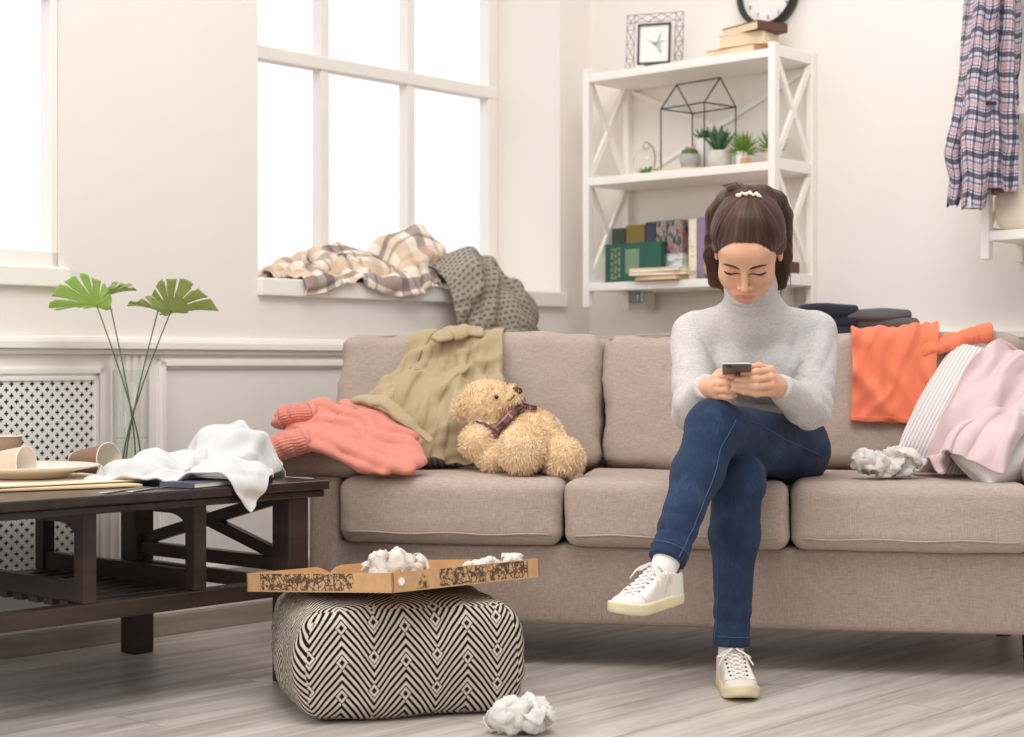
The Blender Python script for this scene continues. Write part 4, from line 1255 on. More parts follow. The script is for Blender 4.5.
def f_hair(P):
    d = smin(f_cap(P), f_pony(P), .010)
    Q = to_head(P)
    a = np.arctan2(Q[..., 0] - TIE[0], Q[..., 1] - TIE[1] - 0.02)
    return d + F32(.0006) * np.sin(a * 46 + vnoise(Q, 24, 2) * 2.0)
V, F = sdf_mesh(f_hair, np.array(J['head']) - (.15, .14, .26), np.array(J['head']) + (.15, .30, .17), .0034)
Q = to_head(V.astype(F32)).astype(float)
aa = np.arctan2(Q[:, 0] - TIE[0], Q[:, 1] - TIE[1] - .02) / (2 * math.pi)
back = np.clip((-.07 - Q[:, 1]) / .03, 0, 1)
uu = aa * (1 - back) + (Q[:, 0] * 2.2) * back
vv = np.linalg.norm(Q - np.array(TIE), axis=1) * 4
hair = mk('hair', V, F, M_hair, person, smooth=True, uv=np.stack([uu, vv], 1))
_hl = hairline(Q)[1]; ed = np.where(Q[:, 1] > -.02, np.clip(-_hl / .013, 0, 1), 1.0); ed = np.where(np.abs(Q[:, 0]) > .066, 1.0, ed)
_at = hair.data.attributes.new('edge', 'FLOAT', 'POINT'); _at.data.foreach_set('value', ed.astype(np.float32))
rn = random.Random(5)
M_strand = plain('hair_strand', S(66, 43, 33), .45, .1, 60)
for k in range(46):                                             # loose strands
    if k in (0, 23): m = MB()
    side = -1 if k < 23 else 1; x0 = side * rn.uniform(.066, .080); P = []
    y = rn.uniform(-.09, -.01); z0 = rn.uniform(.02, .06)
    for t_ in np.linspace(0, 1, 9):
        P.append(hd(x0 + side * (.016 * t_ + rn.uniform(0, .001)), y - .05 * t_ * (1 - t_), z0 - t_ * rn.uniform(.13, .16)))
    m.tube(P, .0006, 4)
    if k in (22, 45): m.build('flyaway_hair', M_strand, hair, smooth=True)
m = MB()
for k in range(22):
    a = rn.uniform(-.5, .5); P = []
    for t_ in np.linspace(0, 1, 7): P.append(hd(TIE[0] - .03 - .02 * t_ + a * .04, TIE[1] - .01 - .01 * t_, TIE[2] + .012 + .012 * math.sin(t_ * 2) + a * .01))
    m.tube(P, .0006, 4)
m.build('flyaway_hair', M_strand, hair, smooth=True)
# hair tie: a small pale beaded clip
M_pearl = plain('pearl', S(236, 226, 206), .3)
m = MB()
for k in range(11):
    x = -.026 + .0052 * k; f = Fr(sdf_project(f_hair, [hd(TIE[0] + x, TIE[1] + .026 + .004 * math.sin(k * 2.1), TIE[2] + .022)], 10, .0025)[0], HB[:, 0], HB[:, 1], HB[:, 2])
    r = .0048 + .0014 * math.sin(k * 1.7)
    m.lathe([(0, -r), (r * .7, -r * .7), (r, 0), (r * .7, r * .7), (0, r)], f, 8)
m.build('hair_clip', M_pearl, hair, smooth=True)

# --- brows and lashes follow the face
M_brow = plain('brow_hair', S(66, 44, 36), .7, .1, 200)
def face_curve(name, pts, rad, mat, n=14, off=.0002):
    for sg in (-1, 1):
        P = np.array([(x * sg, y, z) for x, y, z in pts]); t = np.linspace(0, len(P) - 1, n); i = np.clip(t.astype(int), 0, len(P) - 2); f = (t - i)[:, None]
        q = P[i] * (1 - f) + P[i + 1] * f
        q = sdf_project(f_head_local, q, 8, off)
        W = np.array([hd(*x) for x in q]); r = np.interp(np.linspace(0, 1, n), np.linspace(0, 1, len(rad)), rad)
        MB().tube(W, r, 6).build(name, mat, person, smooth=True)
face_curve('eyebrow', [(.011, .10, .0100), (.023, .10, .0130), (.037, .09, .0145), (.051, .08, .0105)], [.0022, .0042, .0036, .0010], M_brow, off=-.0010)
face_curve('eyelashes', [(.0165, .10, -.0080), (.024, .10, -.0115), (.032, .10, -.0125), (.040, .095, -.0108), (.047, .085, -.0065)], [.0009, .0020, .0030, .0034, .0016], M_brow, off=.0004)
# ear stud is not seen; fingernails on the visible tips
M_nail = plain('fingernail', S(226, 150, 140), .25, .02)

# ================================================================== the phone
pt, pb = np.array(xyz(737, 363.0, 3.825)), np.array(xyz(737, 377.5, 3.955))
dy = (pb - pt); Lp = np.linalg.norm(dy); dy /= Lp
ex = np.array([1.0, 0, 0]); ez = np.cross(ex, -dy); ez = ez if ez[2] > 0 else -ez
fp = Fr((pt + pb) / 2, ex, -dy, ez)
phone = thing('smartphone', (pt + pb) / 2, 'dark grey smartphone held in both hands by the person', 'phone')
def rr_slab(m, fr, w, l, z0, z1, r=.008):
    P = []
    for sx, sy, a0 in ((1, 1, 0), (-1, 1, 90), (-1, -1, 180), (1, -1, 270)):
        for k in range(6):
            a = math.radians(a0 + 18 * k); P.append((sx * (w / 2 - r) + r * math.cos(a), sy * (l / 2 - r) + r * math.sin(a)))
    n = len(P); V = [fr(x, y, z) for z in (z0, z1) for x, y in P]
    m.add(V, [tuple(range(n))[::-1], tuple(range(n, 2 * n))] + [(i, (i + 1) % n, (i + 1) % n + n, i + n) for i in range(n)])
m = MB(); rr_slab(m, fp, .066, Lp, -.004, .0028); m.build('back_case', plain('phone_dark_grey', S(92, 90, 92), .35, .02), phone, bevel=.001)
m = MB(); rr_slab(m, fp, .0675, Lp + .0015, -.0026, .0018); m.build('metal_rim', plain('phone_rim', S(206, 202, 200), .3, .02), phone, bevel=.0005)
m = MB(); rr_slab(m, fp, .062, Lp - .006, .0028, .0038, .006); m.build('screen', plain('phone_screen', S(24, 26, 30), .1, .02), phone)
m = MB(); rr_slab(m, fp.sub(-.02, Lp / 2 - .018, 0), .016, .016, -.0052, -.0038, .005); m.build('camera', plain('phone_lens', S(30, 30, 32), .2), phone)
# ================================================================== things on the coffee table
fz = Fr(FT(0, 0, TZ), FT.ex, FT.ey)
M_cup_in = plain('cup_white_inside', S(236, 228, 216), .7, .02)
def cup_mat(name, c, ribs=0):
    n = NT(name); v = n.coord()
    f = n.noise(v, 50, 3)
    n.color(n.ramp(f, [(.3, tuple(x * .93 for x in c[:3]) + (1,)), (.7, c)])); n.set(Roughness=.8)
    return n.m
M_cup_brown = cup_mat('brown_paper_cup', S(160, 122, 100)); M_cup_kraft = cup_mat('kraft_paper_cup', S(186, 154, 124)); M_cup_beige = cup_mat('beige_paper_cup', S(222, 200, 176))
def paper_cup(p, axis, mat, label, r0=.027, r1=.039, h=.105, ribs=0):
    """axis: bottom to mouth"""
    a = np.array(axis, float); a /= np.linalg.norm(a); x = np.cross(a, (0.1, 0.2, 1.0)) if abs(a[2]) < .9 else np.array([1.0, 0, 0]); x /= np.linalg.norm(x)
    fr = Fr(p, x, np.cross(a, x), a)
    t = thing('paper_cup', p, label, 'cup', 'used paper cups on the coffee table')
    m = MB()
    if ribs:
        V = []; F = []; n = 96; K = 10
        for i in range(K + 1):
            for j in range(n):
                an = 2 * math.pi * j / n; r = r0 + (r1 - r0) * i / K + .0007 * math.sin(ribs * an + 4 * i / K)
                V.append((r * math.cos(an), r * math.sin(an), h * i / K))
        for i in range(K):
            for j in range(n): F.append((i * n + j, i * n + (j + 1) % n, (i + 1) * n + (j + 1) % n, (i + 1) * n + j))
        F.append(tuple(range(n))[::-1]); m.add(fr.arr(V), F)
    else:
        m.lathe([(0, .004), (r0 - .002, .004), (r0, 0), (r0 + .001, .001), (r1, h)], fr, 40, cap=False)
    m.build('cup_wall', mat, t, smooth=True, recalc=False)
    m = MB(); m.lathe([(0, .008), (r0 - .001, .008), (r1 - .0012, h - .001)], fr, 40, cap=False); m.build('inside', M_cup_in, t, smooth=True, recalc=False)
    m = MB(); P = [fr((r1 + .0004) * math.cos(q), (r1 + .0004) * math.sin(q), h) for q in np.linspace(0, 2 * math.pi, 40, endpoint=False)]
    m.tube(P, .0016, 6, closed=True); m.build('rim', M_cup_in, t, smooth=True)
    if not ribs:
        m = MB(); P = [fr((r0 + .0006) * math.cos(q), (r0 + .0006) * math.sin(q), .002) for q in np.linspace(0, 2 * math.pi, 40, endpoint=False)]
        m.tube(P, .0016, 6, closed=True); m.build('base_rim', M_cup_in, t, smooth=True)
def lay_axis(deg, r0, r1, h):
    """axis of a cup lying on its side, mouth towards deg"""
    s = math.asin((r1 - r0) / h); d = math.radians(deg)
    return (math.cos(d) * math.cos(s), math.sin(d) * math.cos(s), math.sin(s))
paper_cup(fz(.235, .53, .0285), lay_axis(-32, .028, .041, .115), M_cup_brown, 'brown paper cup lying on its side with its mouth to the vase', .028, .041, .115)
paper_cup(fz(.40, .585, .0005), (0, 0, 1), M_cup_kraft, 'kraft paper cup standing upright behind the lying beige cup', .028, .040, .10)
paper_cup(fz(.535, .465, .034), lay_axis(-18, .030, .041, .12), M_cup_beige, 'beige ribbed paper cup lying on its side behind the plate', .030, .041, .12, ribs=44)

# plate on a cardboard sheet
M_card = plain('cardboard', S(222, 192, 152), .85, .05, 20, .1, 120)
M_plate = plain('cream_plate', S(240, 228, 214), .3, .02)
fcb = fz.sub(.52, .27, .0, math.radians(18))
V, F = cushion(fcb, 0, 0, .004, .40, .34, .007, n=10, r=.003, puff=0, wrinkle=.0012)
tag(mk('cardboard_sheet', V, F, M_card, smooth=False, recalc=True), 'tan cardboard sheet lying under the large plate', 'cardboard')
V, F = cushion(fz.sub(.50, .28, 0, math.radians(8)), 0, 0, .0118, .36, .31, .005, n=10, r=.002, puff=0, wrinkle=.001, seed=3)
tag(mk('paper_sheet', V, F, plain('cream_paper', S(236, 222, 198), .85, .03), recalc=True), 'cream paper sheet between the plate and the cardboard', 'paper')
t = thing('plate', fz(.50, .33, .016), 'large cream plate with a wide rim lying on paper sheets', 'plate')
m = MB(); m.lathe([(0, .0), (.085, .0), (.092, .002), (.110, .014), (.158, .024), (.165, .0275), (.158, .0285), (.112, .019), (.092, .0075), (0, .006)], fz.sub(.50, .33, .0162), 64)
m.build('dish', M_plate, t, smooth=True)

# cutlery, notebook, straw
M_steel = plain('steel', (.62, .6, .58, 1), .22, .04, 40, metal=1.0)
def cutlery(kind, a, b, label, z=.004):
    a = np.array(a); b = np.array(b); d = b - a; L = np.linalg.norm(d); d /= L; s = np.cross(d, (0, 0, 1))
    fr = Fr(a, d, -s)
    t = thing(kind, a, label, kind)
    m = MB(); prof = [(0, .009), (.03, .0085), (.09, .005), (L * .60, .004)]
    def plate_(prof, m, th=.0028, z0=0.0):
        V = []; n = len(prof)
        for zz in (z0, z0 + th):
            V += [fr(x, w, zz) for x, w in prof] + [fr(x, -w, zz) for x, w in prof[::-1]]
        N = 2 * n
        m.add(V, [tuple(range(N))[::-1], tuple(range(N, 2 * N))] + [(i, (i + 1) % N, (i + 1) % N + N, i + N) for i in range(N)])
    plate_(prof, m); m.build('handle', M_steel, t, bevel=.0008)
    m = MB()
    if kind == 'knife': plate_([(L * .59, .004), (L * .66, .010), (L * .92, .010), (L, .002)], m, .0016)
    else:
        plate_([(L * .59, .004), (L * .70, .011), (L * .76, .012)], m, .002)
        for w in (-.010, -.0035, .0035, .010):
            m.box(fr, L * .755, L, w - .0015, w + .0015, 0, .002)
    m.build('blade' if kind == 'knife' else 'tines', M_steel, t, bevel=.0004)
cutlery('fork', fz(.56, -.055, .0006), fz(.39, .03, .0006), 'steel fork lying near the front edge of the coffee table')
cutlery('knife', fz(.50, -.065, .0006), fz(.33, .02, .0006), 'steel knife lying beside the fork on the coffee table')
fn = fz.sub(.275, -.015, 0, math.radians(-12))
t = thing('notebook', fn(0, 0, 0), 'thin slate blue notebook lying at the front of the table', 'notebook')
m = MB(); m.box(fn, -.075, .075, -.05, .05, .0006, .002); m.box(fn, -.075, .075, -.05, .05, .011, .0125); m.box(fn, .073, .075, -.05, .05, .0006, .0125)
m.build('cover', plain('slate_blue_cover', S(84, 86, 104), .5), t, bevel=.0005)
m = MB(); m.box(fn, -.073, .073, -.048, .048, .002, .011); m.build('pages', M_pages2, t)
def striped_straw():
    n = NT('black_white_stripes'); v = n.coord(rot=(0, 0, 0))
    x = n.sep(v)[0]
    f = n.math('GREATER_THAN', n.math('FRACT', n.math('MULTIPLY', x, 90)), .5)
    n.color(n.mix(f, S(30, 28, 30), S(240, 236, 230))); n.set(Roughness=.6)
    return n.m
m = MB(); m.tube([fz(.20, -.062, .0045), fz(.085, .010, .0045)], .0040, 12)
tag(m.build('paper_straw', striped_straw(), smooth=True), 'black and white striped paper straw beside the notebook', 'straw')

# ------------------------------------------------------------------ vase with monstera leaves
vc = fz(.045, .565, 0)
M_water = glass_mat('water_surface', (.93, .96, .93, 1), .3)
t = thing('glass_vase', vc, 'tall clear cylindrical glass vase holding four green leaves', 'vase')
fv = Fr((vc[0], vc[1], vc[2] + .0005), (1, 0, 0), (0, 1, 0))
m = MB(); m.lathe([(0, 0), (.044, 0), (.047, .003), (.047, .262), (.0445, .262), (.0442, .016), (0, .014)], fv, 40, cap=False); m.build('glass_wall', M_glass, t, smooth=True)
m = MB(); m.lathe([(0, .085), (.0438, .085)], fv, 40, cap=False); m.build('water', M_water, t)
def leaf_green(name, a, b):
    n = NT(name); f = n.noise(n.coord(), 22, 3)
    n.color(n.ramp(f, [(.3, a), (.7, b)])); n.set(Roughness=.45, Specular_IOR_Level=.3)
    tr = n.n('ShaderNodeBsdfTranslucent'); tr.inputs['Color'].default_value = b
    mx = n.n('ShaderNodeMixShader'); mx.inputs[0].default_value = .5
    n.l(n.b.outputs[0], mx.inputs[1]); n.l(tr.outputs[0], mx.inputs[2]); n.l(mx.outputs[0], n.out.inputs['Surface'])
    return n.m
M_leafA = leaf_green('fresh_leaf_green', S(172, 204, 116), S(204, 228, 148)); M_leafB = leaf_green('olive_leaf_green', S(160, 174, 112), S(188, 200, 136))
M_stem = plain('leaf_stem', S(92, 112, 72), .5); M_vein = plain('leaf_vein', S(168, 196, 116), .5)
def monstera(foot, mid, base, axis, normal, L, W, mat, label, seed):
    t = thing('monstera_leaf', foot, label, 'leaf', 'monstera leaves in the glass vase')
    A = np.array(axis, float); A /= np.linalg.norm(A); N = np.array(normal, float); N -= A * (N @ A); N /= np.linalg.norm(N); X = np.cross(A, N)
    fr = Fr(base, X, A, N)
    P = []; f_, m_, b_ = np.array(foot), np.array(mid), np.array(base)
    c1 = m_ + (m_ - f_) * .45
    for k in np.linspace(0, 1, 26):
        q = (f_ * (1 - k) ** 2 + 2 * k * (1 - k) * (m_ * 2 - (f_ + b_) / 2) + b_ * k * k); P.append(q)
    m = MB(); m.tube(P, np.linspace(.0024, .0016, 26), 8); m.build('stem', M_stem, t, smooth=True)
    # blade: polar grid round the stalk, heart outline, slits between the lobes
    rn = random.Random(seed); na, nr = 180, 14
    slits = [(.34 + .38 * k + rn.uniform(-.05, .05), .46 + .05 * (k % 2)) for k in range(6)]
    V = []; F = []
    def pt(a, q):                                           # a from -pi..pi with 0 = tip
        s = abs(a) / math.pi
        R = L * (.46 + .54 * math.cos(a / 2) ** 2) * (1 - .30 * max(0, s - .88) / .12) * (1 + .10 * math.sin(a) ** 2)
        x = W / L * R * q * math.sin(a) * 1.02; y = R * q * math.cos(a) + L * .10 * q
        z = .50 * (math.sqrt(x * x + .00012) - .011) - .35 * y * abs(y) / L * .6 + .004 * math.sin(a * 9) * q * q
        return (x, y, z)
    for i in range(na + 1):
        a = -math.pi + 2 * math.pi * i / na
        for j in range(nr + 1): V.append(pt(a, j / nr))
    for i in range(na):
        a = abs(-math.pi + 2 * math.pi * (i + .5) / na)
        for j in range(nr):
            q = (j + .5) / nr; cut = False
            for k, (sa, r0) in enumerate(slits):
                wd = .018 + .05 * max(0, q - r0)
                if q > r0 and abs(a - sa) < wd: cut = True
            if math.pi - a < .05 and q > .1: cut = True
            if cut: continue
            o = i * (nr + 1) + j; F.append((o, o + 1, o + nr + 2, o + nr + 1))
    bl = mk('blade', fr.arr(V), F, mat, t, smooth=True)
    so = bl.modifiers.new('thick', 'SOLIDIFY'); so.thickness = .0012
    m = MB(); m.tube([fr(*pt(0, k)) + N * .0009 for k in np.linspace(0, .96, 12)], np.linspace(.0015, .0006, 12), 6)
    for sg in (-1, 1):
        for k in range(5):
            sa = .25 + .33 * k; q0 = fr(*pt(0, .62 - .12 * k)); m.tube([q0 * (1 - w) + (fr(*pt(sg * sa, .88))) * w + N * (.0008 + .003 * w * (1 - w)) for w in np.linspace(0, 1, 8)], .0006, 5)
    m.build('midrib', M_vein, bl, smooth=True)
vz = TZ + .017
def foot(dx, dy): return (vc[0] + dx, vc[1] + dy, vz)
Yv = vc[1]
monstera(foot(.022, .01), xyz(132, 412, Yv), xyz(97, 306, Yv - .05), (-.94, -.10, .14), (.10, .44, .86), .106, .104, M_leafA, 'largest bright green cut leaf at the left of the vase', 1)
monstera(foot(.014, -.014), xyz(130, 405, Yv + .01), xyz(108, 296, Yv + .02), (.90, .1, .42), (-.42, -.20, .90), .066, .062, M_leafB, 'small leaf seen edge-on just right of the left big leaf', 2)
monstera(foot(-.016, .012), xyz(134, 410, Yv + .02), xyz(158, 311, Yv + .02), (-.90, .05, .40), (.40, -.18, .90), .072, .062, M_leafB, 'narrow leaf seen edge-on left of the right big leaf', 3)
monstera(foot(-.020, -.008), xyz(136, 405, Yv - .01), xyz(171, 311, Yv - .04), (.95, -.1, .24), (-.2, .44, .86), .110, .108, M_leafB, 'large olive green cut leaf at the right of the vase', 4)

# ================================================================== patterned pouf
def pouf_mat():
    n = NT('black_ivory_weave'); uv = n.n('ShaderNodeTexCoord').outputs['UV']
    o = n.sep(uv); x, z = o[0], o[1]
    P = .136                                               # one zigzag
    tri = n.math('ABSOLUTE', n.math('SUBTRACT', n.math('FRACT', n.math('DIVIDE', x, P)), .5))        # 0 .. .5
    tri2 = n.math('ABSOLUTE', n.math('SUBTRACT', n.math('FRACT', n.math('ADD', n.math('DIVIDE', x, P / 2), .5)), .5))
    st = n.math('SUBTRACT', tri, n.math('MULTIPLY', tri2, .05))                                       # stepped flanks
    val = n.math('ADD', z, n.math('MULTIPLY', st, .175))
    ch = n.math('GREATER_THAN', n.math('FRACT', n.math('DIVIDE', val, .0178)), .5)
    # little concentric diamonds at peaks and valleys
    Q = P / 2; H = .0712
    col = n.math('FLOOR', n.math('ADD', n.math('DIVIDE', x, Q), .5))
    dx = n.math('ABSOLUTE', n.math('SUBTRACT', x, n.math('MULTIPLY', col, Q)))
    sh = n.math('MULTIPLY', n.math('FRACT', n.math('MULTIPLY', col, .5)), .020)
    dz = n.math('ABSOLUTE', n.math('SUBTRACT', n.math('FRACT', n.math('ADD', n.math('DIVIDE', n.math('ADD', z, sh), H), .5)), .5))
    rh = n.math('ADD', n.math('MULTIPLY', dz, H * .82), dx)
    dia = n.math('GREATER_THAN', n.math('FRACT', n.math('ADD', n.math('DIVIDE', rh, .0125), .02)), .50)
    ins = n.math('LESS_THAN', rh, .0145)
    pat = n.math('ADD', n.math('MULTIPLY', dia, ins), n.math('MULTIPLY', ch, n.math('SUBTRACT', 1, ins)))
    w1 = n.n('ShaderNodeTexWave'); w1.inputs['Scale'].default_value = 95; w1.bands_direction = 'Y'; n.l(uv, w1.inputs['Vector'])
    wv = n.noise(n.coord(), 420, 2)
    col_ = n.mix(pat, S(26, 19, 21), S(214, 203, 188))
    n.color(n.mix(n.math('MULTIPLY', wv, .14), col_, S(110, 98, 90)))
    n.bump(n.math('ADD', wv, n.math('MULTIPLY', w1.outputs['Fac'], .6)), .5, .002); n.set(Roughness=.95, Specular_IOR_Level=.1)
    return n.m
pa = math.radians(16)
fpf = Fr((-.4260, 3.560, 0), (math.cos(pa), math.sin(pa)), (-math.sin(pa), math.cos(pa)))
PW, PD, PH = .455, .445, .232
V, F = cushion(fpf, PW / 2, PD / 2, PH / 2 + .008, PW, PD, PH, n=34, r=.038, puff=.11, front=.07, wrinkle=.006, seed=31)
Vl = fpf.inv(V)
x_ = Vl[:, 0] - PW / 2; Vl[:, 0] += np.sign(x_) * .028 * (1 - ((Vl[:, 2] - PH / 2) / (PH / 2)) ** 2).clip(0)
Vl[:, 2] = np.maximum(Vl[:, 2], .0008 + 0 * Vl[:, 2])
V = fpf.arr(Vl)
pouf = mk('pouf', V, F, pouf_mat(), smooth=True, recalc=True)
tag(pouf, 'square floor pouf with black and ivory zigzag weave under a pizza box', 'pouf')
me = pouf.data; uvl = me.uv_layers.new(name='UVMap')
co = np.array([v.co[:] for v in me.vertices]) + np.array(pouf.location); lc = fpf.inv(co)
for p in me.polygons:
    c = lc[list(p.vertices)].mean(0) - np.array([PW / 2, PD / 2, PH / 2 + .008]); q = np.abs(c / np.array([PW / 2, PD / 2, PH / 2 + .006])); ax = int(np.argmax(q))
    for li, vi in zip(p.loop_indices, p.vertices):
        a = lc[vi]
        uvl.data[li].uv = (a[1] + .3, a[2]) if ax == 0 else ((a[0], a[2]) if ax == 1 else (a[0], .262 + a[1]))

# ================================================================== open pizza box
def kraft_print():
    n = NT('printed_kraft'); o = n.n('ShaderNodeTexCoord').outputs['UV']
    mp = n.n('ShaderNodeMapping'); n.l(o, mp.inputs['Vector'])
    a = n.noise(mp.outputs[0], 62, 4, .75)
    vo = n.n('ShaderNodeTexVoronoi'); vo.feature = 'DISTANCE_TO_EDGE'; vo.inputs['Scale'].default_value = 55; n.l(mp.outputs[0], vo.inputs['Vector'])
    ink = n.math('MAXIMUM', n.math('GREATER_THAN', a, .52), n.math('LESS_THAN', vo.outputs['Distance'], .06))
    s = n.sep(o); u, v = s[0], s[1]
    band = n.math('MULTIPLY', n.math('GREATER_THAN', u, .045), n.math('LESS_THAN', u, .345))
    band2 = n.math('MULTIPLY', n.math('GREATER_THAN', u, .60), n.math('LESS_THAN', u, .885))
    tri = n.math('LESS_THAN', n.math('ABSOLUTE', n.math('SUBTRACT', u, .55)), n.math('MULTIPLY', n.math('SUBTRACT', .040, v), .55))
    b = n.math('MULTIPLY', n.math('MAXIMUM', n.math('MAXIMUM', band, band2), tri), n.math('MULTIPLY', n.math('GREATER_THAN', v, .003), n.math('LESS_THAN', v, .040)))
    n.color(n.mix(n.math('MULTIPLY', n.math('MULTIPLY', ink, b), .88), n.ramp(n.noise(n.coord(), 40, 3), [(.3, S(196, 152, 108)), (.7, S(208, 166, 120))]), S(52, 40, 36)))
    n.set(Roughness=.85)
    return n.m
M_kraft = plain('kraft_board', S(206, 168, 126), .85, .04, 30)
M_print = kraft_print()
bf = np.array(xyz(393, 593, 3.50)); bl = np.array(xyz(249, 591.5, 3.83)); br = np.array(xyz(540, 577, 3.83))
ex = br - bf; L1 = np.linalg.norm(ex); ex /= L1; ey = bl - bf; ey -= ex * (ey @ ex); ey /= np.linalg.norm(ey); ezb = np.cross(ex, ey)
L2 = np.linalg.norm(bl - bf)
fb = Fr(bf, ex, ey, ezb); HB_ = .041
box = thing('pizza_box', fb(L1 / 2, L2 / 2, 0), 'open brown kraft pizza box tray with dark printed sides on the pouf', 'pizza box')
m = MB(); m.box(fb, .002, L1 - .002, .002, L2 - .002, 0, .003); m.build('bottom', M_kraft, box)
def side_wall(a, b, inn, uv0, uv1, name='side_wall', notch=False, fold=True):
    """double board wall; outer face printed"""
    a = np.array(a); b = np.array(b); V = []; F = []; UV = []; n = 24
    th = .0045
    for i in range(n + 1):
        k = i / n; p = a * (1 - k) + b * k
        h = HB_
        if notch and abs(k - .46) < .045: h = HB_ - .016 * math.sqrt(max(0, 1 - ((k - .46) / .045) ** 2))
        for (o, z) in ((0, 0), (0, h), (th, h), (th, .002)):
            V.append(fb(p[0] + inn[0] * o, p[1] + inn[1] * o, z)); UV.append((uv0 + (uv1 - uv0) * k, z if o == 0 else .044))
    for i in range(n):
        for j in range(4):
            F.append((i * 4 + j, i * 4 + (j + 1) % 4, (i + 1) * 4 + (j + 1) % 4, (i + 1) * 4 + j))
    F += [(0, 1, 2, 3), (n * 4 + 3, n * 4 + 2, n * 4 + 1, n * 4)]
    o = mk(name, V, F, M_print, box, uv=UV, recalc=True)
side_wall((0, L2), (0, 0), (1, 0), 0.0, .46); side_wall((0, 0), (L1, 0), (0, 1), .46, .925)
side_wall((L1, 0), (L1, L2), (-1, 0), 0, .46); side_wall((L1, L2), (0, L2), (0, -1), 0, .46, notch=True)
m = MB(); m.lathe([(0, -.0006), (.0085, -.0006), (.0085, .0008), (0, .0008)], Fr(fb(.025, -.0004, .022), ex, ezb, -ey), 20)
m.build('round_sticker', plain('white_sticker', S(244, 238, 230), .6), box)
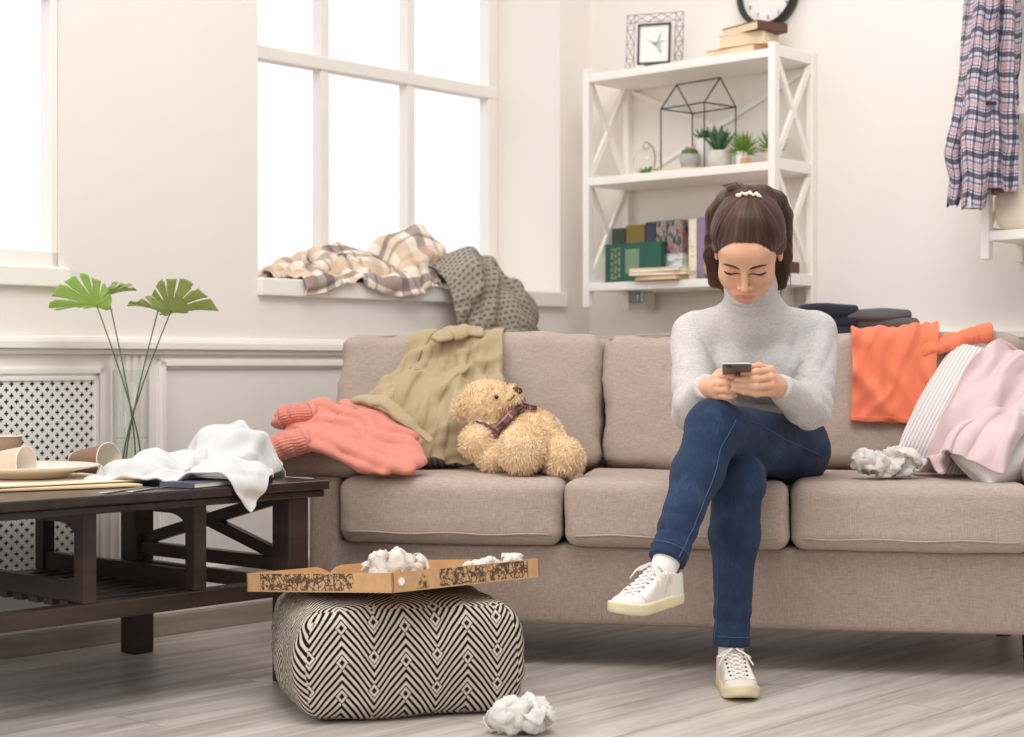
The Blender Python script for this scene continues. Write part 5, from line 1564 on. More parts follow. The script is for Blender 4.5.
# ================================================================== cloth: a small position-based solver, then the fabrics
class Cloth:
    def __init__(s, pos, uv_rest, mask=None):
        """pos: (nu, nv, 3) start; uv_rest: (nu, nv, 2) flat lengths"""
        s.nu, s.nv = pos.shape[:2]
        s.mask = np.ones((s.nu, s.nv), bool) if mask is None else mask
        idx = -np.ones((s.nu, s.nv), int); idx[s.mask] = np.arange(s.mask.sum()); s.idx = idx
        s.x = pos[s.mask].astype(float).copy(); s.v = np.zeros_like(s.x); s.r = uv_rest[s.mask].astype(float)
        s.w = np.ones(len(s.x)); s.groups = []
        def grp(di, dj, k, par):
            I, J_ = np.meshgrid(np.arange(s.nu), np.arange(s.nv), indexing='ij')
            ok = (I + di >= 0) & (I + di < s.nu) & (J_ + dj >= 0) & (J_ + dj < s.nv)
            I, J_ = I[ok], J_[ok]; a = idx[I, J_]; b = idx[I + di, J_ + dj]
            sel = (a >= 0) & (b >= 0); I, J_, a, b = I[sel], J_[sel], a[sel], b[sel]
            c = (I // max(1, abs(di))) % 2 if di else (J_ // max(1, abs(dj))) % 2
            for q in (0, 1):
                t = c == q
                if t.any(): s.groups.append((a[t], b[t], np.linalg.norm(s.r[a[t]] - s.r[b[t]], axis=1), k))
        grp(1, 0, 1.0, 0); grp(0, 1, 1.0, 0); grp(1, 1, .5, 0); grp(1, -1, .5, 0); grp(2, 0, None, 0); grp(0, 2, None, 0)
        i, j = np.meshgrid(np.arange(s.nu - 1), np.arange(s.nv - 1), indexing='ij')
        q = np.stack([idx[i, j], idx[i + 1, j], idx[i + 1, j + 1], idx[i, j + 1]], -1).reshape(-1, 4)
        s.F = q[(q >= 0).all(1)]
    def run(s, sd, steps=120, iters=10, bend=.12, g=(0, 0, -9.8), dt=1 / 60, damp=.985, mu=.6, thick=.006, selfd=0.0, goal=None, goalk=0.0, force=None, drop=0.0):
        g = np.array(g, float); N = len(s.x)
        for st in range(steps):
            s.v = (s.v + g * dt) * damp
            if force is not None: s.v += force(s.x, st) * dt
            sp = np.linalg.norm(s.v, axis=1, keepdims=True); s.v *= np.minimum(1, 2.5 / np.maximum(sp, 1e-9))
            p = s.x + s.v * dt * s.w[:, None]
            if goal is not None:
                gi, gp = goal; p[gi] += (gp - p[gi]) * goalk
            for it in range(iters):
                for a, b, L, k in s.groups:
                    kk = bend if k is None else k
                    if kk <= 0: continue
                    d = p[b] - p[a]; n = np.linalg.norm(d, axis=1) + 1e-9
                    if k is None: e = np.minimum(n - L, 0)            # bending only resists folding
                    else: e = n - L
                    wa, wb = s.w[a], s.w[b]; c = (kk * e / n / np.maximum(wa + wb, 1e-9))[:, None] * d
                    p[a] += c * wa[:, None]; p[b] -= c * wb[:, None]
                if it % 3 == 2 or it == iters - 1:
                    s.collide(p, sd, thick, mu)
            if selfd and st % 2 == 0: s.selfcol(p, selfd)
            s.v = (p - s.x) / dt
            s.x = p
        return s
    def collide(s, p, sd, thick, mu):
        P = p.astype(F32); d = sd(P).astype(float); h = np.where(d < thick)[0]
        if len(h) == 0: return
        q = P[h]; e = F32(.002)
        n = np.stack([sd(q + _v(np.eye(3)[k] * e)) - sd(q - _v(np.eye(3)[k] * e)) for k in range(3)], -1).astype(float)
        n /= np.linalg.norm(n, axis=1, keepdims=True) + 1e-9
        pen = np.minimum(thick - d[h], .03)
        p[h] += n * pen[:, None]
        t = p[h] - s.x[h]; t -= n * (t * n).sum(1)[:, None]
        p[h] -= t * mu * s.w[h][:, None]
    def selfcol(s, p, dist):
        q = p.astype(F32); sq = (q * q).sum(1); D = sq[:, None] + sq[None] - 2 * q @ q.T
        R = s.r.astype(F32); rs = (R * R).sum(1); RD = rs[:, None] + rs[None] - 2 * R @ R.T
        a, b = np.where((D < dist * dist) & (RD > (dist * 2.2) ** 2))
        m = a < b; a, b = a[m], b[m]
        if len(a) == 0: return
        d = p[b] - p[a]; n = np.linalg.norm(d, axis=1) + 1e-9; c = (.35 * (n - dist) / n)[:, None] * d
        np.add.at(p, a, c); np.add.at(p, b, -c)
    def refine(s):
        """twice as fine a grid"""
        nu, nv = s.nu, s.nv
        G = np.full((nu, nv, 3), np.nan); G[s.mask] = s.x; Rr = np.full((nu, nv, 2), np.nan); Rr[s.mask] = s.r
        def up(A):
            B = np.full((2 * A.shape[0] - 1, 2 * A.shape[1] - 1, A.shape[2]), np.nan)
            B[::2, ::2] = A; B[1::2, ::2] = (A[1:] + A[:-1]) / 2; B[::2, 1::2] = (A[:, 1:] + A[:, :-1]) / 2
            B[1::2, 1::2] = (A[1:, 1:] + A[:-1, 1:] + A[1:, :-1] + A[:-1, :-1]) / 4
            return B
        G, Rr = up(G), up(Rr); s.nu, s.nv = G.shape[:2]; s.mask = ~np.isnan(G[..., 0]); s.x = G[s.mask]; s.r = Rr[s.mask]
        idx = -np.ones(s.mask.shape, int); idx[s.mask] = np.arange(s.mask.sum()); s.idx = idx
        i, j = np.meshgrid(np.arange(s.nu - 1), np.arange(s.nv - 1), indexing='ij')
        q = np.stack([idx[i, j], idx[i + 1, j], idx[i + 1, j + 1], idx[i, j + 1]], -1).reshape(-1, 4); s.F = q[(q >= 0).all(1)]
        return s
    def smooth(s, k=1):
        for _ in range(k):
            A = np.zeros_like(s.x); c = np.zeros(len(s.x))
            for a, b in ((0, 1), (1, 2), (2, 3), (3, 0)):
                np.add.at(A, s.F[:, a], s.x[s.F[:, b]]); np.add.at(A, s.F[:, b], s.x[s.F[:, a]]); np.add.at(c, s.F[:, a], 1); np.add.at(c, s.F[:, b], 1)
            s.x = .5 * s.x + .5 * A / c[:, None]
        return s
    def normals(s):
        a = s.x[s.F]; n = np.cross(a[:, 2] - a[:, 0], a[:, 3] - a[:, 1]); N = np.zeros_like(s.x)
        for k in range(4): np.add.at(N, s.F[:, k], n)
        return N / (np.linalg.norm(N, axis=1, keepdims=True) + 1e-12)
    def folds(s, specs, out, seed=0, fade=None):
        """raise folds along the surface: (direction angle, wavelength, height, warp) in the flat cloth; out: a direction the outside faces"""
        N = s.normals(); sg = np.sign((N @ np.array(out, float)).sum()) or 1
        N = N * sg; h = np.zeros(len(s.x)); R3 = np.concatenate([s.r, np.zeros((len(s.r), 1))], 1)
        for k, (ang, wl, amp, warp) in enumerate(specs):
            d = np.array([math.cos(math.radians(ang)), math.sin(math.radians(ang))]); e = np.array([-d[1], d[0]])
            q = (s.r @ d + warp * fbm(R3, 6, seed + k, 2)) / wl
            r = 1 - np.abs(2 * (q - np.floor(q)) - 1); r = r * r * (3 - 2 * r); r = r ** 1.5
            m = .5 + .5 * vnoise(np.stack([q * .6, (s.r @ e) * 4.5 + k, np.floor(q) * 1.7], -1), 1.0, seed + 9 + k)
            h += amp * r * m.clip(0, 1) ** 1.2
        if fade is not None: h = h * fade(s.r)
        s.x = s.x + N * h[:, None]
        return s
    def mesh(s, name, mat, parent=None, thick=.003, sub=2, uvs=1.0, **kw):
        o = mk(name, s.x, s.F, mat, parent, smooth=True, uv=s.r * uvs, **kw)
        so = o.modifiers.new('thick', 'SOLIDIFY'); so.thickness = thick; so.offset = 0.0
        if sub:
            sb = o.modifiers.new('smooth', 'SUBSURF'); sb.levels = 1; sb.render_levels = sub
        return o

def sheet(nu, nv, w, l):
    u, v = np.meshgrid(np.linspace(0, w, nu), np.linspace(0, l, nv), indexing='ij')
    return np.stack([u, v], -1)

# the sofa and the other supports as a distance field
def _R(fr): return np.stack([fr.ex, fr.ey, fr.ez], 1)
def fbox(fr, x0, x1, y0, y1, z0, z1, r=.01):
    c = fr((x0 + x1) / 2, (y0 + y1) / 2, (z0 + z1) / 2); h = ((x1 - x0) / 2, (y1 - y0) / 2, (z1 - z0) / 2); R = _R(fr)
    return lambda P: s_box(P, c, h, min(r, min(h) * .99), R)
def back_frame(x0, x1):
    fb = FS.sub((x0 + x1) / 2, .585, .455, 0); c, s = math.cos(math.radians(13)), math.sin(math.radians(13))
    return Fr(fb.o, fb.ex, fb.ey * c - fb.ez * s, fb.ez * c + fb.ey * s)
_sofa_parts = [fbox(FS, -.444, 1.256, -.03, .6, .30, .477, .03), fbox(FS, -.637, -.387, .02, .42, .46, .566, .045), fbox(FS, -.53, -.445, 0, .8, .1, .47),
               fbox(FS, -.50, 1.36, .66, .82, .3, .832, .03), fbox(FS, 1.245, 1.445, .01, .43, .45, .556, .045), fbox(FS, 1.262, 1.40, 0, .8, .1, .47)]
for x0, x1 in ((-.60, .160), (.162, .728), (.730, 1.31)):
    _sofa_parts.append(fbox(back_frame(x0, x1), -(x1 - x0) / 2, (x1 - x0) / 2, -.092, .09, 0, .390, .04))
def sd_sofa(P):
    d = _sofa_parts[0](P)
    for f in _sofa_parts[1:]: d = np.minimum(d, f(P))
    return d
_wall_l = lambda P: ((P - _v(FW.o)) @ _v(FW.ey))
sd_table = fbox(FT, -.062, .93, -.085, .675, TZ - .04, TZ, .004)
sd_floor = lambda P: P[..., 2]
sd_sill = lambda P: np.minimum(np.minimum(fbox(FW, .162, 1.57, -.34, .022, Z0 - .2, Z0 + .04, .004)(P), np.maximum(_wall_l(P), P[..., 2] - Z0 - .04)), (P - _v(FW.o)) @ _v(FW.ey) + .28)
def union(*f):
    def g(P):
        d = f[0](P)
        for k in f[1:]: d = np.minimum(d, k(P))
        return d
    return g

def weave(name, c, var=.08, rough=.9, bump=.25, sheen=.15, rib=0, ribdir='X'):
    n = NT(name); uv = n.n('ShaderNodeTexCoord').outputs['UV']
    a = n.noise(n.coord(), 420, 2, .6); b = n.noise(n.coord(), 9, 2)
    n.color(n.ramp(n.math('ADD', n.math('MULTIPLY', a, .6), n.math('MULTIPLY', b, .4)), [(.32, tuple(x * (1 - var) for x in c[:3]) + (1,)), (.68, tuple(min(1, x * (1 + var)) for x in c[:3]) + (1,))]))
    h = a
    if rib:
        w = n.n('ShaderNodeTexWave'); w.bands_direction = ribdir; w.inputs['Scale'].default_value = rib; n.l(uv, w.inputs['Vector'])
        h = n.math('ADD', n.math('MULTIPLY', a, .4), n.math('MULTIPLY', w.outputs['Fac'], .8))
    n.bump(h, bump, .002); n.set(Roughness=rough, Specular_IOR_Level=.12, Sheen_Weight=sheen)
    return n.m
def stripes(name, base, line, freq, duty=.35, axis=0, coord='UV', base2=None):
    n = NT(name); v = n.n('ShaderNodeTexCoord').outputs[coord]; x = n.sep(v)[axis]
    f = n.math('LESS_THAN', n.math('FRACT', n.math('MULTIPLY', x, freq)), duty)
    n.color(n.mix(n.math('MULTIPLY', f, .85), base, line)); n.bump(n.noise(n.coord(), 400, 2), .25, .001); n.set(Roughness=.9, Specular_IOR_Level=.1)
    return n.m
def plaid(name, base, bands, per):
    """bands: (offset, width, colour, strength) repeated along both axes"""
    n = NT(name); s = n.sep(n.n('ShaderNodeTexCoord').outputs['UV']); c = base
    for ax in (0, 1):
        fx = n.math('FRACT', n.math('DIVIDE', s[ax], per))
        for (o, w, col, k) in bands:
            f = n.math('LESS_THAN', n.math('ABSOLUTE', n.math('SUBTRACT', fx, o)), w / 2)
            c = n.mix(n.math('MULTIPLY', f, k), c, col)
    n.color(c); n.bump(n.noise(n.coord(), 420, 2), .3, .0015); n.set(Roughness=.92, Specular_IOR_Level=.1, Sheen_Weight=.15)
    return n.m

# ------------------------------------------------------------------ striped cushion, olive jacket
M_tick = stripes('grey_ticking', S(226, 224, 220), S(150, 148, 150), 60, .4, 0)
def pillow(name, fr, w, h, th, mat, label, seed, n=28, cat='cushion', wr=.006, pinch=.06):
    """knife-edge cushion in the frame's x-z plane"""
    u, v = np.meshgrid(np.linspace(-1, 1, n), np.linspace(-1, 1, n), indexing='ij')
    prof = ((1 - u ** 2).clip(0) * (1 - v ** 2).clip(0)) ** .42
    V = []; 
    for sg in (1, -1):
        q = np.stack([u * w / 2 * (1 - pinch * (1 - v * v) * np.abs(u)), sg * -th / 2 * prof, v * h / 2 * (1 - pinch * (1 - u * u) * np.abs(v))], -1).reshape(-1, 3)
        q[:, 1] += fbm(np.stack([q[:, 0], q[:, 2], 0 * q[:, 0]], -1) + seed, 11, seed, 2) * wr * prof.reshape(-1) ** .5
        V.append(q)
    F = np.concatenate([grid_faces(n, n), grid_faces(n, n, n * n)[:, ::-1]])
    b = []
    for i in range(n - 1):
        for (p, q) in (((i, 0), (i + 1, 0)), ((i + 1, n - 1), (i, n - 1)), ((0, i + 1), (0, i)), ((n - 1, i), (n - 1, i + 1))):
            a = p[0] * n + p[1]; c = q[0] * n + q[1]; b.append((a, a + n * n, c + n * n, c))
    F = np.concatenate([F, np.array(b)])
    P = np.concatenate(V); uv = P[:, [0, 2]] + .5
    o = mk(name, fr.arr(P), F, mat, smooth=True, uv=uv, recalc=True)
    tag(o, label, cat)
    return o
def tilt(fr, deg, roll=0):
    """lean the frame back by deg, roll it in its own plane"""
    c, s = math.cos(math.radians(deg)), math.sin(math.radians(deg)); ey = fr.ey * c - fr.ez * s; ez = fr.ez * c + fr.ey * s
    c, s = math.cos(math.radians(roll)), math.sin(math.radians(roll)); return Fr(fr.o, fr.ex * c + ez * s, ey, ez * c - fr.ex * s)
fpl = tilt(FS.sub(-.335, .40, .575, math.radians(-8)), 40, 4)
pillow('cushion', fpl, .36, .26, .14, M_tick, 'grey and white striped cushion under the olive jacket beside the bear', 2)
sd_pl = lambda P: s_ell(P, fpl.o, (.215, .085, .17), _R(fpl))
nu, nv = 44, 52
R2 = sheet(nu, nv, 1, .60); Vv = R2[..., 1] / .60; U = R2[..., 0].copy()
R2[..., 0] = (U - .5) * (.26 + .27 * Vv)
gx = -.215 + (U - .5) * (.17 + .29 * Vv) - .115 * Vv
prof_y = np.interp(Vv, [0, .14, .30, .60, 1], [.76, .70, .575, .40, .16])
prof_z = np.interp(Vv, [0, .14, .30, .60, 1], [.87, .90, .89, .80, .66])
wav = .016 * np.sin(U * 22 + Vv * 5)
pos = FS.arr(np.stack([gx, prof_y + .3 * wav, prof_z + wav], -1).reshape(-1, 3)).reshape(nu, nv, 3)
cl = Cloth(pos, R2)
cl.run(union(sd_sofa, sd_pl), steps=75, iters=10, bend=.14, mu=.85, thick=.008, selfd=.010, damp=.96)
M_olive = weave('olive_cotton', S(178, 160, 128), .06, .85, .10, .1)
cl.smooth(2).refine().smooth(1).folds([(32, .095, .036, .07), (-14, .07, .022, .06), (64, .05, .012, .05)], (.1, -.8, .6), 3, lambda r: np.clip((r[:, 1] - .10) / .12, .18, 1))
jacket = tag(cl.mesh('jacket', M_olive, thick=.004, sub=1), 'olive green jacket draped over the left sofa back cushion', 'jacket')
# its collar and a turned-back lower edge
def roll(name, pts, rad, mat, parent, flat=.5, wob=.2, seed=0, n=22, K=40):
    P = np.array(pts, float); t = np.linspace(0, len(P) - 1, K); i = np.clip(t.astype(int), 0, len(P) - 2); f = (t - i); f = (f * f * (3 - 2 * f))[:, None]
    C = P[i] * (1 - f) + P[i + 1] * f
    for _ in range(3): C[1:-1] = (C[:-2] + C[1:-1] * 2 + C[2:]) / 4
    r = np.interp(np.linspace(0, 1, K), np.linspace(0, 1, len(rad)), rad); T = np.gradient(C, axis=0); T /= np.linalg.norm(T, axis=1)[:, None]
    V = []
    for k in range(K):
        s_ = np.cross(T[k], (0, -.4, .9)); s_ /= np.linalg.norm(s_); u_ = np.cross(s_, T[k])
        for j in range(n):
            a = 2 * math.pi * j / n; q = C[k] + s_ * r[k] * math.cos(a) + u_ * r[k] * flat * math.sin(a)
            V.append(q)
    V = np.array(V); V = V + (V - np.repeat(C, n, 0)) * (fbm(V, 26, seed, 2) * wob * 1.4)[:, None]
    F = [(k * n + j, k * n + (j + 1) % n, (k + 1) * n + (j + 1) % n, (k + 1) * n + j) for k in range(K - 1) for j in range(n)]
    F += [tuple(range(n))[::-1], tuple((K - 1) * n + j for j in range(n))]
    return mk(name, V, F, mat, parent, smooth=True, recalc=True)
roll('collar', [xyz(434, 340, 4.80), xyz(448, 334, 4.84), xyz(465, 331, 4.86), xyz(483, 333, 4.86)], [.014, .030, .034, .022], M_olive, jacket, .45, .35, 2)
roll('turned_edge', [xyz(343, 404, 4.52), xyz(362, 398, 4.47), xyz(385, 403, 4.44), xyz(408, 421, 4.42), xyz(432, 441, 4.42)], [.010, .022, .024, .022, .014], M_olive, jacket, .5, .3, 5)

# ------------------------------------------------------------------ white towel on the coffee table
_l1 = lambda P: s_ell(P, fz(.050, .155, .0), (.085, .10, .108), _R(fz)); _l2 = lambda P: s_ell(P, fz(.22, .17, .0), (.16, .07, .052), _R(fz)); _l3 = lambda P: s_ell(P, fz(.17, -.01, .0), (.09, .06, .035), _R(fz))
sd_tl = union(sd_table, _l1, _l2, _l3)
nu, nv = 48, 50
R2 = sheet(nu, nv, .43, .43); U, Vv = R2[..., 0] / .43, R2[..., 1] / .43
_a, _b = -.24 + U * .41, -.17 + Vv * .41; px = .118 - .62 * _a + .78 * _b; py = .135 - .78 * _a - .62 * _b
hh = .11 + .012 * np.sin(U * 19 + Vv * 4) + .012 * np.sin(Vv * 23)
pos = fz.arr(np.stack([px, py, hh], -1).reshape(-1, 3)).reshape(nu, nv, 3)
cl = Cloth(pos, R2); cl.run(sd_tl, steps=60, iters=10, bend=.2, mu=.85, thick=.005, selfd=.009, damp=.95)
cl.smooth(1).refine().smooth(1).folds([(40, .11, .030, .08), (110, .08, .020, .07), (75, .05, .016, .05), (15, .07, .018, .06)], (.2, -.4, 1), 11)
towel = tag(cl.mesh('towel', weave('white_terry', S(214, 213, 211), .025, .95, .5, .2), thick=.005, sub=1), 'crumpled white towel hanging over the front edge of the table', 'towel')

# ------------------------------------------------------------------ plaid blanket and grey scarf on the window sill
RW = _R(FW)
_b1 = lambda P: s_ell(P, FW(.46, -.13, Z0 + .03), (.10, .09, .055), RW); _b2 = lambda P: s_ell(P, FW(.62, -.13, Z0 + .03), (.17, .10, .105), RW); _b3 = lambda P: s_ell(P, FW(.90, -.12, Z0 + .03), (.12, .105, .185), RW)
nu, nv = 60, 44
R2 = sheet(nu, nv, .82, .52); U, Vv = R2[..., 0] / .82, R2[..., 1] / .52
sx = .33 + .68 * U; dx = -.285 + .285 * Vv + .012 * np.sin(U * 15) + .03 * U ** 3 * Vv
hh = Z0 + .10 + .16 * U ** 1.5 + .02 * np.sin(U * 19 + 1 + Vv * 6)
pos = FW.arr(np.stack([sx, dx, hh], -1).reshape(-1, 3)).reshape(nu, nv, 3)
cl = Cloth(pos, R2); cl.run(union(sd_sill, _b1, _b2, _b3), steps=60, iters=10, bend=.2, mu=.9, thick=.006, selfd=.012, damp=.95)
cl.smooth(1).refine().smooth(1).folds([(75, .10, .030, .08), (20, .12, .024, .08), (100, .05, .010, .05)], (.5, -.5, .7), 21)
M_plaid = plaid('cream_brown_plaid', S(236, 224, 208), [(.16, .26, S(206, 172, 140), .55), (.55, .17, S(92, 72, 76), .62), (.82, .05, S(120, 92, 84), .5)], .19)
tag(cl.mesh('blanket', M_plaid, thick=.008, sub=1), 'cream and brown plaid blanket heaped on the window sill', 'blanket')
_s1 = lambda P: s_ell(P, FW(1.04, -.02, Z0 + .03), (.15, .13, .115), RW); _s2 = lambda P: s_ell(P, FW(1.15, .055, Z0 - .09), (.155, .085, .13), RW)
nu, nv = 46, 54
R2 = sheet(nu, nv, .46, .58); U, Vv = R2[..., 0] / .46, R2[..., 1] / .58
sx = 1.08 + .40 * (U - .5) + .04 * Vv; dx = np.interp(Vv, [0, .35, .6, 1], [-.20, -.02, .13, .20]); hh = np.interp(Vv, [0, .35, .6, 1], [Z0 + .17, Z0 + .19, Z0 + .13, Z0 - .06]) + .012 * np.sin(U * 17 + 2)
pos = FW.arr(np.stack([sx, dx, hh], -1).reshape(-1, 3)).reshape(nu, nv, 3)
cl = Cloth(pos, R2); cl.run(union(sd_sill, sd_sofa, _s1, _s2), steps=50, iters=10, bend=.2, mu=.92, thick=.007, selfd=.012, damp=.95)
cl.smooth(1).refine().smooth(1).folds([(55, .13, .036, .10), (110, .11, .026, .09), (90, .05, .010, .05)], (.5, -.6, .4), 33)
def flecked(name):
    n = NT(name); uv = n.n('ShaderNodeTexCoord').outputs['UV']
    br = n.n('ShaderNodeTexBrick'); br.offset = .5
    for k, x in (('Scale', 1.0), ('Mortar Size', .0042), ('Mortar Smooth', .3), ('Brick Width', .0185), ('Row Height', .0130)): br.inputs[k].default_value = x
    br.inputs['Color1'].default_value = S(92, 86, 80); br.inputs['Color2'].default_value = S(104, 97, 90); br.inputs['Mortar'].default_value = S(166, 156, 142)
    n.l(uv, br.inputs['Vector'])
    n.color(n.mix(n.math('MULTIPLY', n.noise(n.coord(), 300, 2), .25), br.outputs['Color'], S(176, 166, 152)))
    n.bump(n.math('SUBTRACT', n.noise(n.coord(), 260, 2), n.math('MULTIPLY', br.outputs['Fac'], -.6)), .5, .003); n.set(Roughness=.95, Specular_IOR_Level=.1)
    return n.m
tag(cl.mesh('scarf', flecked('grey_fleck_knit'), thick=.007, sub=1), 'grey knitted scarf with dark flecks hanging from the window sill', 'scarf')

# ------------------------------------------------------------------ coral sweater on the left arm
M_coral = weave('coral_knit', S(214, 136, 120), .07, .95, .45, .2)
M_coral_rib = weave('coral_rib', S(212, 133, 117), .07, .95, 1.0, .2, 34, 'X')
def chain3(pts, rad, flat, nrm):
    """flattened chain: distances across nrm are stretched"""
    n_ = _v(np.array(nrm) / np.linalg.norm(nrm)); c0 = _v(pts[len(pts) // 2]); k = F32(1 / flat - 1)
    tr = lambda P: P + ((P - c0) @ n_)[..., None] * n_ * k
    pts2 = [tr(_v(p)[None])[0] for p in pts]
    def f(P):
        Q = tr(P); d = None
        for i in range(len(pts2) - 1):
            e = s_cap(Q, pts2[i], pts2[i + 1], rad[i], rad[i + 1]); d = e if d is None else smin(d, e, .012)
        return d * F32(max(flat, .55))
    return f
_cf = [chain3([xyz(285, 419, 4.46), xyz(325, 411, 4.44), xyz(365, 423, 4.42), xyz(392, 445, 4.37), xyz(408, 461, 4.33)], [.036, .042, .046, .050, .044], .55, (0, -.45, .9)),
       chain3([xyz(296, 430, 4.40), xyz(330, 424, 4.38), xyz(362, 438, 4.35), xyz(388, 458, 4.31), xyz(405, 466, 4.29)], [.030, .036, .040, .044, .038], .55, (0, -.5, .9)),
       chain3([xyz(276, 447, 4.34), xyz(305, 440, 4.32), xyz(338, 445, 4.30), xyz(368, 461, 4.27), xyz(385, 467, 4.26)], [.038, .042, .038, .034, .028], .6, (0, -.5, .9)),
       chain3([xyz(318, 423, 4.50), xyz(352, 411, 4.50), xyz(384, 430, 4.45), xyz(404, 446, 4.41)], [.034, .044, .048, .040], .5, (0, -.4, .9)),
       chain3([xyz(352, 412, 4.48), xyz(378, 420, 4.45), xyz(402, 440, 4.39), xyz(417, 460, 4.32)], [.030, .034, .032, .026], .55, (0, -.45, .9)),
       chain3([xyz(330, 440, 4.36), xyz(360, 448, 4.33), xyz(390, 464, 4.28), xyz(408, 468, 4.27)], [.036, .040, .034, .026], .55, (0, -.5, .9))]
def f_coral(P):
    d = None
    for f in _cf: e = f(P); d = e if d is None else smin(d, e, .016)
    w = P @ _v((.55, -.2, -.5)) * 0 + P @ _v((.4, .3, .85))
    d = d - np.abs(np.sin(w * 66 + fbm(P, 11, 4, 2) * 1.8)) ** .8 * .0090 * np.clip(np.linalg.norm(P - _v(xyz(414, 464, 4.29)), axis=-1) / .10 - .25, 0, 1) + .005 + fbm(P, 24, 6, 2) * .0035
    return smax(d, .004 - sd_sofa(P), .004)
V, F = sdf_mesh(f_coral, (-.75, 4.10, .44), (-.20, 4.66, .74), .0052)
coral = tag(mk('sweater', V, F, M_coral, smooth=True), 'coral pink knitted sweater lying over the left sofa arm', 'sweater')
def sleeve(pts, rad, flat, parent, mat, mat_rib, name='sleeve', ribn=0, cuff=.25):
    """a soft flattened tube with a ribbed cuff at its end"""
    P = np.array(pts, float); t = np.linspace(0, len(P) - 1, 26); i = np.clip(t.astype(int), 0, len(P) - 2); f = t - i; f = (f * f * (3 - 2 * f))[:, None]
    C = P[i] * (1 - f) + P[i + 1] * f; r = np.interp(np.linspace(0, 1, 26), np.linspace(0, 1, len(rad)), rad)
    T = np.gradient(C, axis=0); T /= np.linalg.norm(T, axis=1)[:, None]
    V = []; UV = []; n = 28
    for k in range(26):
        s = np.cross(T[k], (0, 0, 1)); s /= np.linalg.norm(s); u = np.cross(s, T[k])
        for j in range(n):
            a = 2 * math.pi * j / n; w = 1 + .05 * math.sin(3 * a + k * .8) + .03 * math.sin(k * 1.9)
            V.append(C[k] + s * r[k] * math.cos(a) * w + u * r[k] * flat * math.sin(a) * w); UV.append((a / 6.283 * .24, k / 25 * .24))
    F = []
    for k in range(25):
        for j in range(n): F.append((k * n + j, k * n + (j + 1) % n, (k + 1) * n + (j + 1) % n, (k + 1) * n + j))
    cut = int(25 * (1 - cuff)); F1 = [q for q in F if q[0] // n < cut]; F2 = [q for q in F if q[0] // n >= cut]
    F1.append(tuple(range(n))[::-1])
    o = mk(name, V, F1, mat, parent, smooth=True, uv=UV)
    cc = C[cut:].mean(0); V2 = np.array(V); o2 = mk('cuff', V2, F2, mat_rib, o, smooth=True, uv=UV)
    for q in (o, o2):
        so = q.modifiers.new('thick', 'SOLIDIFY'); so.thickness = .006; so.offset = -1
    return o
sleeve([xyz(312, 413, 4.43), xyz(302, 414, 4.42), xyz(292, 415, 4.42), xyz(282, 417, 4.42)], (.036, .037, .036, .036), .62, coral, M_coral, M_coral_rib, cuff=.8)
sleeve([xyz(306, 440, 4.31), xyz(294, 443, 4.30), xyz(282, 447, 4.30), xyz(270, 452, 4.30)], (.038, .041, .041, .040), .68, coral, M_coral, M_coral_rib, cuff=.85)

# ------------------------------------------------------------------ orange sweatshirt over the right back cushion
nu, nv = 36, 46
W_, L_ = .245, .345
R2 = sheet(nu, nv, W_, L_); u, v = R2[..., 0], R2[..., 1]
x = .850 + u * .96 + .012 * np.sin(v * 16)
yy = np.interp(v, [0, .07, .15, L_], [.72, .66, .56, .46]); zz = np.interp(v, [0, .07, .15, L_], [.885, .892, .875, .70])
zz = zz + .008 * np.sin(u * 40 + v * 9); yy = yy + .006 * np.sin(u * 34 + 1)
pos = FS.arr(np.stack([x, yy, zz], -1).reshape(-1, 3)).reshape(nu, nv, 3)
cl = Cloth(pos, R2); cl.run(sd_sofa, steps=60, iters=10, bend=.2, mu=.93, thick=.007, selfd=.011, damp=.95)
cl.smooth(1).refine().smooth(1).folds([(12, .085, .026, .06), (140, .10, .026, .07), (35, .05, .009, .05)], (.2, -.9, .3), 41)
M_orange = weave('orange_jersey', S(236, 130, 98), .04, .85, .12, .15)
sw = tag(cl.mesh('sweatshirt', M_orange, thick=.006, sub=1), 'bright orange sweatshirt hanging over the sofa back right of person', 'sweatshirt')

roll('sleeve', [xyz(903, 352, 4.70), xyz(922, 350, 4.665), xyz(940, 346, 4.645), xyz(955, 341, 4.65), xyz(968, 338, 4.66)], [.026, .034, .034, .032, .027], M_orange, sw, .62, .25, 3)
sleeve([xyz(962, 339, 4.655), xyz(970, 337, 4.66), xyz(979, 336, 4.665), xyz(991, 334, 4.66)], (.022, .026, .031, .038), .75, sw, M_orange, M_orange, cuff=.5)
M_orange_rib = weave('orange_rib', S(234, 124, 92), .04, .85, .8, .15, 70, 'X')
hm = cl.x.reshape(cl.nu, cl.nv, 3)[:, -5:]; nrm_ = np.array([.1, -.95, .2]) * .006
hv = np.concatenate([(hm + nrm_ * (1 if 1 else 0)).reshape(-1, 3)]); ho = mk('hem_band', hv, grid_faces(hm.shape[0], 5), M_orange_rib, sw, smooth=True, uv=cl.r.reshape(cl.nu, cl.nv, 2)[:, -5:].reshape(-1, 2))
_so = ho.modifiers.new('thick', 'SOLIDIFY'); _so.thickness = .005; _so.offset = 0

